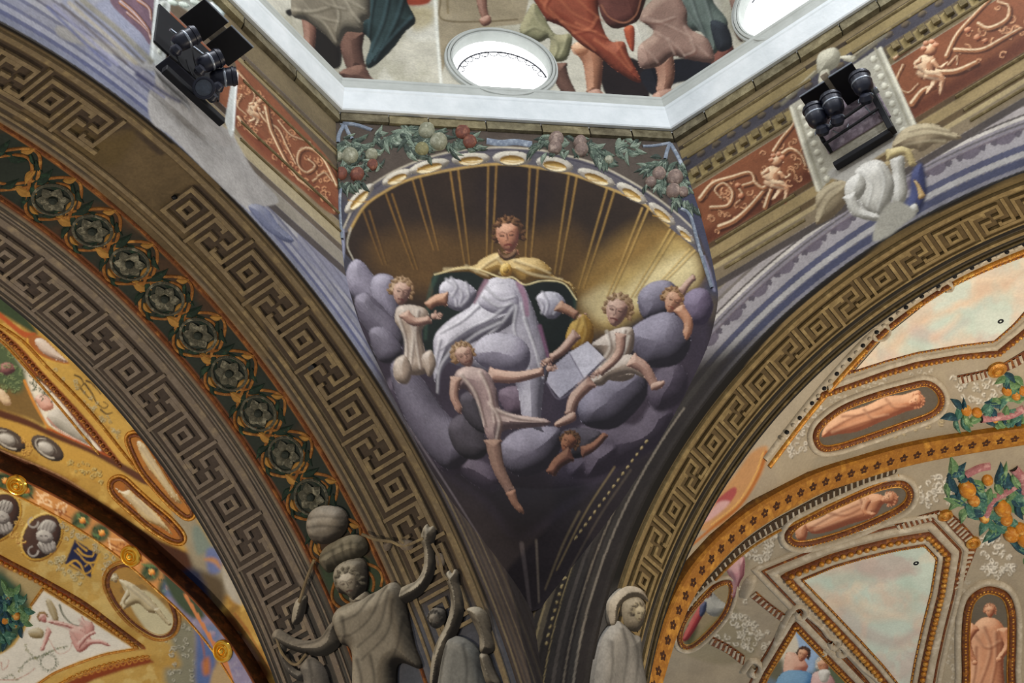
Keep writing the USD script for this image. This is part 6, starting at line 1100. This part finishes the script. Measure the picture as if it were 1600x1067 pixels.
for x, y, r in ((690, 905, 20), (712, 925, 18), (672, 925, 18), (700, 890, 15), (720, 905, 14)): obj('flower', fruitmesh(WR2, oC[0]+x*kk, oC[1]+y*kk, r*kk), M_GREYM, pn)
def oval_scene(P):
    P.at(*oC, kk); P.fill('0,760 140,640 240,600 240,700 120,860', '9a8a6a', 8); P.fill('20,850 90,800 60,900', '4a4a30', 6); a = P.new('painted_person', 'figures in red and grey cloaks'); P.blob('30,830 90,720 125,690 110,760 50,860 20,870', '6a1a1e', 'a83a3e', 'd0706a', a); P.blob('120,660 150,640 190,680 240,720 190,760 130,740', '6a6a68', 'a0a09a', 'd0cec4', a); P.head(135, 655, 20, 10, HAIR, SALMON, 0, a); P.blob('100,710 130,690 125,740 100,760', '1c2238', '343c5c', '6a708c', a); P.fill('60,880 180,760 210,740 120,860', '7d7444', 6, alpha=.7)
medallion('tilted oval scene in red and grey at the foot of the right vault', WR2, '5,850 30,770 110,670 180,610 235,600 245,650 215,740 150,820 70,890 20,895', oC, kk, '8f8468', [], .09, extra=oval_scene)
root = thing('drapery', 'pink painted cloth hanging between oval scene and fluted band', 'drapery'); V, F, px = raised(WR2, poly('225,530 300,480 305,560 285,600 265,670 230,660 240,590', oC, kk), 1.6, .08); P = Painter(px, 'b07880'); P.at(*oC, kk); P.blob('225,530 300,480 305,560 285,600 265,670 230,660 240,590', '6a3a44', 'b07880', 'dcb0b0'); P.folds(['240,540 260,590 250,650', '280,510 280,570 265,640'], '6a3a44', 'e0bcbc', 8); obj('cloth', (V, F), VAULT, root, col=np.clip(P.c, 0, .9))
obj('stone_shield', raised(WR2, poly('290,620 320,575 360,570 355,620 320,670 285,665', oC, kk), 2, .12)[:2], M_GREYM, cR)
flutes(WR2, '360,640 430,700 500,750', '330,665 410,730 480,785', 8, cR, oC, kk, .06, back=M_GOLD_D); flutes(WR2, '160,850 230,885 310,940', '140,885 220,925 300,985', 8, cR, oC, kk, .06, back=M_GOLD_D)

# --- left vault: warm gold web, boss-studded rib and the web behind it
cL = thing('ceiling_left', 'golden painted left vault beyond the broad arch', kind='structure')
V1, V2_, V3, V4, V5 = ((0, 460), .225), ((0, 680), .225), ((180, 700), .1875), ((0, 860), .194), ((200, 860), .194)
def webL1(P):
    P.mottle('e0bc68', .05, .52, .6, 4); P.mottle('a06c22', .06, .56, .5, 9)
    P.at(*V1[0], V1[1])
    P.fill('-300,-200 100,80 260,280 0,130 -300,-20', '3a4a30', 4); P.fill('-100,60 0,125 160,250 250,270 170,300 0,165 -100,100', 'b8582a', 2)
    P.fill('-120,130 0,200 160,310 320,480 480,640 660,830 850,1067 1000,1260 700,1200 560,980 330,720 150,520 0,330 -120,230', 'cda14c', 2)
    P.fill('-120,170 0,240 150,370 300,540 480,730 640,910 790,1100 880,1230 700,1110 560,940 420,780 250,580 100,400 0,300 -120,225', '7a3c16', 2)
    for i in range(58):
        t = i/57; q_ = spline(P2('-80,215 0,270 120,390 280,560 450,750 610,930 740,1090 850,1220'), False, 4); x, y = q_[int(t*(len(q_)-1))]; P.line([(x-12, y-8), (x, y+8), (x+14, y+4)], 'd8963a', 8, 5, .8)
    P.fill('180,330 190,295 250,280 320,320 400,400 480,480 430,480 330,450 240,400', 'a8622e', 3); P.blob('240,320 300,310 400,400 470,470 380,450 290,400', '8a6a58', 'd8c4b4', 'f2e8dc'); P.line('190,310 200,350 280,430 400,480 480,490', 'e0b04a', 14, 10)
    P.fill('340,480 480,500 600,600 740,740 850,860 940,980 900,1060 800,960 640,790 480,630', 'cfa650', 3)
    for a in ('520,560 560,580 580,620 560,640 545,620', '590,620 640,690 670,750 720,790 750,770 720,745', '700,800 740,830 780,820', '600,600 640,620 700,690', '560,650 600,700 640,740'): P.line(a, '2a1c18', 13, 7, 1)
    cp = Polygon(spline(P2('350,500 480,560 640,720 800,900 860,1010 780,960 620,800 460,640', *V1), True, 2)); curls(P, cp, 34, 3.2, '6d5a34', 'c9bc94', 5, 1.6)
    P.at(*V1[0], V1[1]); P.fill('-200,130 0,310 90,420 200,540 320,640 450,780 560,920 700,1080 640,1070 420,960 300,870 240,760 150,640 40,460 -200,380', 'ebe2d0', 2)
    P.blob('240,720 300,690 360,740 370,790 320,810 280,790', 'a8705c', 'dcaa98', 'f2d6c8'); P.blob('330,830 420,800 560,920 640,1040 560,1020 420,940 350,900', '8a8478', 'bcb6aa', 'e0dad0'); P.line('330,860 420,950 560,1020', 'c88a7a', 12, 6)
    r = random.Random(2)
    for i in range(60): x, y = 190+r.uniform(-30, 60)+i*2.4, 540+r.uniform(-20, 60)+i*2.6; P.line([(x, y), (x+r.uniform(-16, 16), y+r.uniform(6, 22))], '3c4a2e', 9, 3, .8)
    P.fill('-200,380 0,330 120,480 200,640 310,900 200,860 0,800 -200,740', '7d6134', 4); P.fill('-200,300 0,340 100,420 180,560 130,680 0,640 -200,640', '4f5f40', 8); P.blob('-20,500 60,470 110,520 60,560 0,550', '4a2c30', '8a5a58', 'b88a80'); P.blob('-40,660 30,670 80,760 20,760', '9a7a5c', 'd8bc98', 'f0dcc0')
    curls(P, Polygon(P2('-60,340 60,380 170,560 120,680 -60,640', *V1)), 40, 3.2, '2a3a22', '8a9a68', 6, 1.8)
    P.at(*V1[0], V1[1]); P.line('330,930 450,985 620,1060 760,1130', 'c25a22', 16); P.line('170,600 240,760 335,925', 'd08a3a', 20, 16)
    P.fill('-200,740 0,800 200,870 340,940 620,1065 900,1200 1100,1330 900,1290 600,1130 300,980 0,860 -200,800', '5a301c', 3)
    P.fill('-200,790 0,855 200,920 400,1010 640,1110 900,1260 1100,1400 1000,1420 700,1320 400,1150 200,1080 0,1010 -200,940', 'c69a46', 3)
    P.at(*V2_[0], V2_[1])
    for x, y, ro in ((60, 30, 30), (330, 90, 35)): P.blob(P.ell(x, y, 130, 66, ro), '2c2420', '4a3e38', '5c5048', R=50); P.blob(P.ell(x-10, y, 62, 40, ro), '6a625c', 'b4aea6', 'e4e0d8'); P.line(P.ell(x, y, 96, 50, ro)[2:13], 'd0c8bc', 12, 6); P.line(P.ell(x, y, 70, 36, ro)[10:18], '8a8278', 12, 6)
    curls(P, Polygon(P2('440,180 560,180 700,250 720,350 560,270', *V2_)), 22, 3.4, '463418', 'd8c07a', 8, 1.8); curls(P, Polygon(P2('120,20 220,40 300,160 160,140', *V2_)), 10, 3, '7a4a1c', 'e8b860', 9)
    P.at(*V2_[0], V2_[1]); P.fill('-200,10 0,85 400,265 620,405 1067,705 1400,900 1400,1300 1000,850 700,640 400,440 0,240 -200,150', '4a240f', 4); P.line('-20,95 380,262 600,390', 'c89a74', 6, soft=1); P.line('-20,190 400,400 700,590 1000,800', '7a4018', 10, soft=2)
    # right end: worn blue and grey where the web meets the arch
    P.at(*V3[0], V3[1]); P.fill('480,520 640,540 700,640 760,760 860,880 900,1000 1000,1200 700,1200 640,960 560,760', '9a8f78', 6); P.fill('640,690 700,650 800,800 830,860 760,870 680,880', '7d8a80', 6); P.fill('760,860 840,840 890,960 860,1040 780,1040', '6a78a8', 5); P.fill('740,930 800,910 860,940 880,1010 820,960', 'c08a5c', 4)
    P.at(*V5[0], V5[1]); P.fill('360,240 520,140 640,230 720,430 700,560 600,440 480,330', '1e2442', 8); P.fill('600,180 760,240 780,420 700,500 640,320', '5a4a34', 8); P.fill('760,130 840,240 920,430 840,400 780,280', 'b9b2a4', 4); P.fill('690,540 850,450 890,470 720,590', '9a7434', 4); P.fill('700,600 850,520 1000,760 1150,980 1067,1067 940,900', '5c3216', 8); P.blob(P.ell(870, 690, 50, 46), '2a1c12', '4a3624', '6a5238'); P.fill('860,740 960,720 1060,880 960,860', '7a5a48', 6); P.line('860,510 960,640 1050,800 1160,980', '9a5a24', 14, 10, 2)
lay('vault_web', WL1, Polygon([(-260, 285), (-90, 395), (0, 448), (84, 498), (150, 573), (215, 636), (285, 738), (312, 778), (372, 880), (428, 985), (462, 1140)]+[(x, y+55) for x, y in GR_L[::-1]]).buffer(0), 2.0, webL1, cL, 'c0984a')
mould('gilded_edge', WL1, '-100,150 0,215 160,325 320,495 480,655 650,840 850,1090 960,1230', .05, .035, M_GOLD, cL, *V1); mould('gilded_edge', WL1, '-100,262 0,318 110,430 260,600 430,800 570,970 690,1110', .04, .03, M_GOLD, cL, *V1)
beads('bead_row', WL1, '-80,205 0,262 120,380 280,550 450,740 610,920 740,1080 850,1210', .03, .075, M_GOLD_D, cL, *V1, lift=.01)
GOLDMAN = ('8a6a3a', 'd4bc8c', 'f4ead0')
medallion('small gilt medallion with a pale standing figure above the brown rib side', WL1, '780,370 790,320 850,310 940,390 1040,480 1160,580 1250,680 1260,730 1190,720 1060,640 920,520 820,430', *V2_, 'a86424', [], .06, bead=False, m1=M_GOLD_D, m2=M_GOLD,
    extra=lambda P: (P.at(*V2_[0], V2_[1]), P.new('painted_person'), P.blob('800,365 850,390 900,380 940,420 1010,470 1100,560 1200,690 1120,640 1010,590 930,500 870,440', *GOLDMAN, 1, R=40), P.folds(['880,430 980,510 1100,620', '940,430 1040,540 1150,640'], GOLDMAN[0], GOLDMAN[2], 12)))
medallion('gilt medallion with a pale figure partly hidden by the arch', WL1, '900,40 930,0 990,20 1060,110 1140,230 1230,370 1330,520 1300,560 1200,480 1080,350 980,220', *V2_, 'b0702c', [], .06, bead=False, m1=M_GOLD_D, m2=M_GOLD,
    extra=lambda P: (P.at(*V2_[0], V2_[1]), P.new('painted_person'), P.blob('950,50 1000,60 1080,180 1180,340 1260,470 1200,440 1080,290 1000,180', *GOLDMAN, 1, R=40), P.folds(['980,90 1060,210 1180,390', '1010,90 1110,250 1220,430'], GOLDMAN[0], GOLDMAN[2], 12)))
# the rib: orange face with brass bosses, brown flank
SRIB = Cyl('L', -.10); RBL = P2('-250,676 -70,718 8,752 68,780 130,815 195,860 255,912 300,955 345,1010 385,1075 412,1140')
rbL = thing('rib', 'orange diagonal rib with brass bosses and painted leaves, brown along its flank', kind='structure')
pxl = spline(RBL, False, 3); Xc = SRIB.to3(pxl); Nc = SRIB.nrm(Xc); T = np.gradient(Xc, axis=0); T /= np.linalg.norm(T, axis=1, keepdims=True); Bc = np.cross(T, Nc); us = np.linspace(-.15, .15, 22)
Xf = Xc[:, None]+Bc[:, None]*us[None, :, None]; P = Painter(project(Xf.reshape(-1, 3)), 'c88a4c'); r = random.Random(7)
for i in range(26):
    x, y = pxl[int(i/25*(len(pxl)-1))]; P.at(0, 0, 1)
    if i % 4 in (0, 1): P.fill(P.ell(x, y, 15, 15), '3c5034', 5, alpha=.95); [P.line([(x+r.uniform(-12, 12), y+r.uniform(-12, 12)), (x+r.uniform(-14, 14), y+r.uniform(-14, 14))], r.choice(('2a4428', '5c7a4c', '1f3020')), 4, 2, .9) for _ in range(9)]; P.blob(P.ell(x+2, y, 5, 5), 'b06018', 'e89a3c', 'f8cc80')
    else: [P.line([(x+r.uniform(-14, 14), y+r.uniform(-14, 14)), (x+r.uniform(-14, 14), y+r.uniform(-14, 14))], r.choice(('e8b880', '8a4a20', 'f0cca0')), 3, 1.5, .9) for _ in range(10)]
P.fill('270,900 330,950 400,1060 420,1140 370,1140 320,1040 260,940', '6a78a4', 8, alpha=.8); P.fill('255,895 290,915 320,960 300,965 270,935', '34442e', 5); [P.line([(290+i*9, 930+i*15), (300+i*9, 950+i*16)], 'c07a48', 6, 3) for i in range(8)]
obj('rib_face', fix(Xf.reshape(-1, 3), tri(quads(len(Xc), 22))), VAULT, rbL, col=np.clip(P.c, 0, .9))
M_FLANK = mat('brown_rib_flank', '4c2510', '2f1608', 5, .55, c3='6a3818'); M_REDF = mat('red_brown_fillet', '8a4a1c', '5a2c10', 5, .5)
for s in (-1, 1): V = np.concatenate([Xc+Bc*.15*s, Xc+Bc*.16*s-Nc*.04, Xc+Bc*.16*s-Nc*.5]); obj('rib_flank', fix(V, tri(quads(3, len(Xc)))), M_FLANK, rbL, smooth=False); obj('rib_fillet', sweep(Xc+Bc*.15*s, Nc, half_round(.035, .02)), M_REDF if s < 0 else M_GOLD, rbL)
for j, (x, y) in enumerate(((27, 757), (205, 868), (349, 1017))):
    c = SRIB.to3([(x, y)])[0]; n = SRIB.nrm(c[None])[0]; bo = thing('boss', f'round polished brass boss on the orange rib, {("nearest the left edge", "between the other two", "lowest, beside blue paint")[j]}', 'boss', at=c)
    obj('dish', lathe([(.165, -.01), (.165, .03), (.15, .05), (.135, .045), (.125, .02), (.10, .03), (.085, .055), (.075, .05), (.065, .03)], np.zeros(3), n, 32), M_BRASS, bo, local=True); obj('knob', lathe([(.065, .028), (.05, .035), (.04, .07), (.022, .085), (0, .088)], np.zeros(3), n, 20), M_BRASS, bo, local=True)
def webL2(P):
    P.mottle('b58a3c', .03, .5, .6, 3); P.mottle('e2c880', .06, .54, .5, 5); P.at(*V2_[0], V2_[1])
    for x, y, rx, ry, ro in ((-10, 570, 130, 175, 35), (290, 705, 122, 165, 32)):
        P.blob(P.ell(x, y, rx*1.14, ry*1.12, ro), '8a5a18', 'd8a844', 'f4d888', R=20); P.blob(P.ell(x, y, rx, ry, ro), '2c1c18', '4a322a', '5c4238', R=60); g = ('5c5450', 'a8a09a', 'dcd6cc')
        for da in (-1, 1): P.blob([(x-30, y+da*60), (x+30, y+da*120), (x+100, y+da*90), (x+80, y+da*30), (x+10, y+da*20)], *g, R=30); [P.line([(x-20+q_*26, y+da*50), (x+q_*26, y+da*110)], '4a4440', 8, 4, .8) for q_ in range(4)]; P.line(P.ell(x-60, y+da*100, 34, 34)[0:14], 'bcb4ac', 14, 8, .9)
        P.blob(P.ell(x+20, y, 62, 46, 20), *g, R=40)
        for e in (-18, 16): P.line([(x+10+e, y-8), (x+24+e, y-2)], '3a3230', 8, 6, .7)
        P.line([(x+40, y+22), (x+56, y+14)], '4a3c38', 8, 5, .7)
    P.fill('495,700 700,820 645,1015 425,895', 'cba452', 2, curve=False); P.fill('520,725 680,825 630,990 450,890', '1e2348', 2, curve=False)
    for a in ('690,830 660,880 600,880 560,840 520,800', '540,790 580,830 640,840 650,800 620,790', '470,900 520,870 560,900 590,960 640,930 620,890 590,910', '500,900 560,940 600,985', '600,800 560,770 530,740', '640,960 660,900 690,850'): P.line(a, 'd8a844', 16, 8, .9)
    curls(P, Polygon(P2('420,600 500,640 800,830 780,950 700,990 720,830 500,700 440,760', *V2_)), 30, 3.6, '5a4c30', 'd6cba8', 11, 1.8); curls(P, Polygon(P2('320,880 480,820 440,900 640,1020 700,1040 560,1040', *V2_)), 26, 3.6, '6a5628', 'dccfa4', 12, 1.8)
    curls(P, Polygon(P2('80,560 160,560 160,740 60,760', *V2_)), 8, 4, '8a4a1c', 'f0c870', 13)
    P.at(*V4[0], V4[1]); P.fill('-60,10 130,110 330,215 520,320 700,430 900,580 1160,770 1130,800 1060,780 880,640 700,510 520,400 330,290 130,190 -60,80', '8c3f18', 2)
    P.fill('-100,100 80,160 330,300 230,440 150,560 -100,600', '8f7d58', 6); P.fill('60,170 330,290 240,420 100,360', 'b09a6c', 4)
    P.fill('-60,200 120,260 230,420 245,560 200,640 100,760 -60,860', '3c5440', 8)
    P.fill('345,280 360,285 1150,790 860,850 640,920 440,1000 300,1090 -100,1130 -100,860 60,800 180,650 250,440', 'd0a858', 2, curve=False); P.fill('350,325 520,430 700,545 900,680 1062,782 850,822 640,890 440,975 290,1067 260,1120 -100,1120 -100,870 20,830 110,770 190,660 250,540 260,450', 'ece4d4', 2, curve=False)
    PKF = ('9a5a52', 'd8a094', 'f2d2c4'); w = ('7d6a44', 'b8a47c', 'e2d6b8'); pt = P.new('painted_angel', 'small winged angel in pink tunic')
    P.blob('370,395 410,400 450,460 470,560 430,560 390,480', *w, pt); P.blob('230,650 300,620 350,650 345,700 290,710 240,690', *w, pt); P.folds(['400,420 430,480 450,550', '250,660 300,660 340,690', '380,430 410,500 430,555'], w[0], w[2], 8)
    P.blob('370,570 450,600 540,620 600,660 640,740 720,700 760,640 740,580 680,560 660,530 640,600 560,590 480,570 420,560', *PKF, pt, R=50); P.blob('560,640 650,640 740,720 700,790 640,820 590,760', *PKF, pt, R=40); P.folds(['450,590 560,640 620,720', '640,560 680,620 700,720'], PKF[0], PKF[2], 9)
    P.limb([(400, 620), (370, 720), (335, 810)], 46, 26, PKF, pt); P.limb([(620, 780), (700, 690), (770, 655)], 44, 24, PKF, pt); P.limb([(700, 740), (800, 735), (880, 765)], 44, 22, PKF, pt); P.head(345, 540, 42, -30, ('6a4a28', 'a07c4c', 'd0b07c'), PKF, -.2, pt)
    P.line('480,440 510,520 580,590 660,610', '4c5238', 16, 6, 1); r = random.Random(5)
    for cx, cy, rx, ry in ((390, 900, 60, 62),): [P.line([(cx+rx*math.cos(a), cy+ry*math.sin(a)), (cx+rx*1.3*math.cos(a+.2), cy+ry*1.3*math.sin(a+.2))], '4c5a3c', 9, 4, .8) for a in np.linspace(0, 6.3, 26)]
    for a in ('150,970 220,890 330,850 440,800 540,770', '200,760 240,830 300,880', '30,1030 90,1000 130,1040'): [P.line([q_, q_+np.array([r.uniform(-22, 22), r.uniform(-22, 22)])], r.choice(('4c5a3c', '6d7444', '8a8450')), 10, 4, .8) for q_ in spline(P2(a), False, 14)]
    P.line('-20,1040 120,1040 230,990 280,950', 'b86a58', 7, 5, .9); P.line('10,900 20,960 60,930 70,880', 'c07060', 7, 5, .9); P.line('400,720 470,830 560,800 580,740', 'c88a7c', 6, 4, .9)
    P.fill('470,1100 640,1010 860,930 1180,845 1240,900 1000,960 760,1040 640,1100', '8c3f18', 3, curve=False); P.fill('300,1100 440,1010 640,930 860,860 1160,800 1175,840 860,905 640,975 480,1060 440,1110', 'd0a858', 2, curve=False)
    for i in range(14): x, y = 540+i*50, 1040-i*13.5-6*math.sin(i/4); P.line([(x-22, y-16), (x-8, y+12), (x+14, y+6), (x+22, y-24)], 'd8963a', 9, 6, .9)
    P.at(*V5[0], V5[1]); P.fill('340,700 440,560 540,640 550,900 540,1100 330,1100 300,960 420,920', '8f8a72', 8); curls(P, Polygon(P2('300,720 480,560 520,700 540,1060 340,1060', *V5)), 30, 3.6, '4c4a3c', 'd2ccb6', 15, 1.8)
    P.at(*V5[0], V5[1]); P.fill('470,420 560,440 700,620 760,700 720,800 680,1060 550,1100 540,660', '5f74a6', 6); P.fill('560,560 600,590 610,660 560,650', 'd09050', 4); P.fill('600,900 650,860 660,980 610,1000', 'c87a44', 5); P.line('590,700 610,800 620,900', 'b06a40', 14, 8, 2); P.fill('690,960 800,900 880,1067 680,1100', 'c8a878', 5); P.fill('700,640 760,700 700,760 660,700', 'b08a5c', 5)
lay('vault_web', WL2, Polygon([(x, y) for x, y in RBL]+[(400, 1190), (-250, 1190)]).buffer(0), 2.0, webL2, cL, 'c9a254')
mould('scallop_moulding', WL2, '-60,15 130,115 330,220 520,325 700,435 900,585 1150,775', .07, .05, M_GOLD_D, cL, *V4); beads('bead_row', WL2, '-60,60 130,160 330,262 520,372 700,480 900,625 1090,775', .045, .10, M_GOLD, cL, *V4, lift=.01)
for a in ('350,300 700,525 1110,790', '350,300 250,440', '1110,790 850,835 640,905 440,985 300,1080', '470,1075 640,1000 860,920 1200,850'): mould('gilded_fillet', WL2, a, .05, .035, M_GOLD, cL, *V4)
beads('bead_row', WL2, '500,1060 640,990 860,912 1180,845', .03, .085, M_GOLD, cL, *V4, lift=.01)
medallion('gilt medallion with a pale robed figure leaning on a block, under the brass bosses', WL2, '500,610 520,545 590,522 680,570 770,660 812,760 795,830 725,848 625,792 545,705', *((0, 707), .3375), 'b58a44', [], .07, bead=False, m1=M_GOLD_D, m2=M_GOLD,
    extra=lambda P: (P.at(0, 707, .3375), P.fill('600,690 680,640 800,760 780,830 700,840', 'd8cca4', 3), P.new('painted_person'), P.blob('550,590 600,600 660,640 720,700 740,740 690,740 640,700 580,720 555,700 580,650', *STAT, 1, R=30), P.head(530, 583, 20, -20, STAT, STAT, 0, 1), P.limb([(600, 640), (570, 690), (580, 725)], 26, 16, STAT, 1), P.folds(['590,620 650,670 720,730', '620,620 680,670 735,735'], STAT[0], STAT[2], 7), P.limb([(720, 720), (760, 770), (790, 800)], 24, 14, STAT, 1)))
swag('swag of green leaves and oranges at the left edge beside the white angel panel', WL2, [(40, 320), (90, 360), (60, 430), (130, 420), (180, 470), (40, 500), (110, 500), (170, 540), (60, 580), (150, 600), (30, 680), (10, 400), (60, 740)], [(60, 370, 30), (40, 555, 36), (130, 525, 36), (120, 600, 28), (5, 430, 24)], [], *V4, 9, 110, 50)
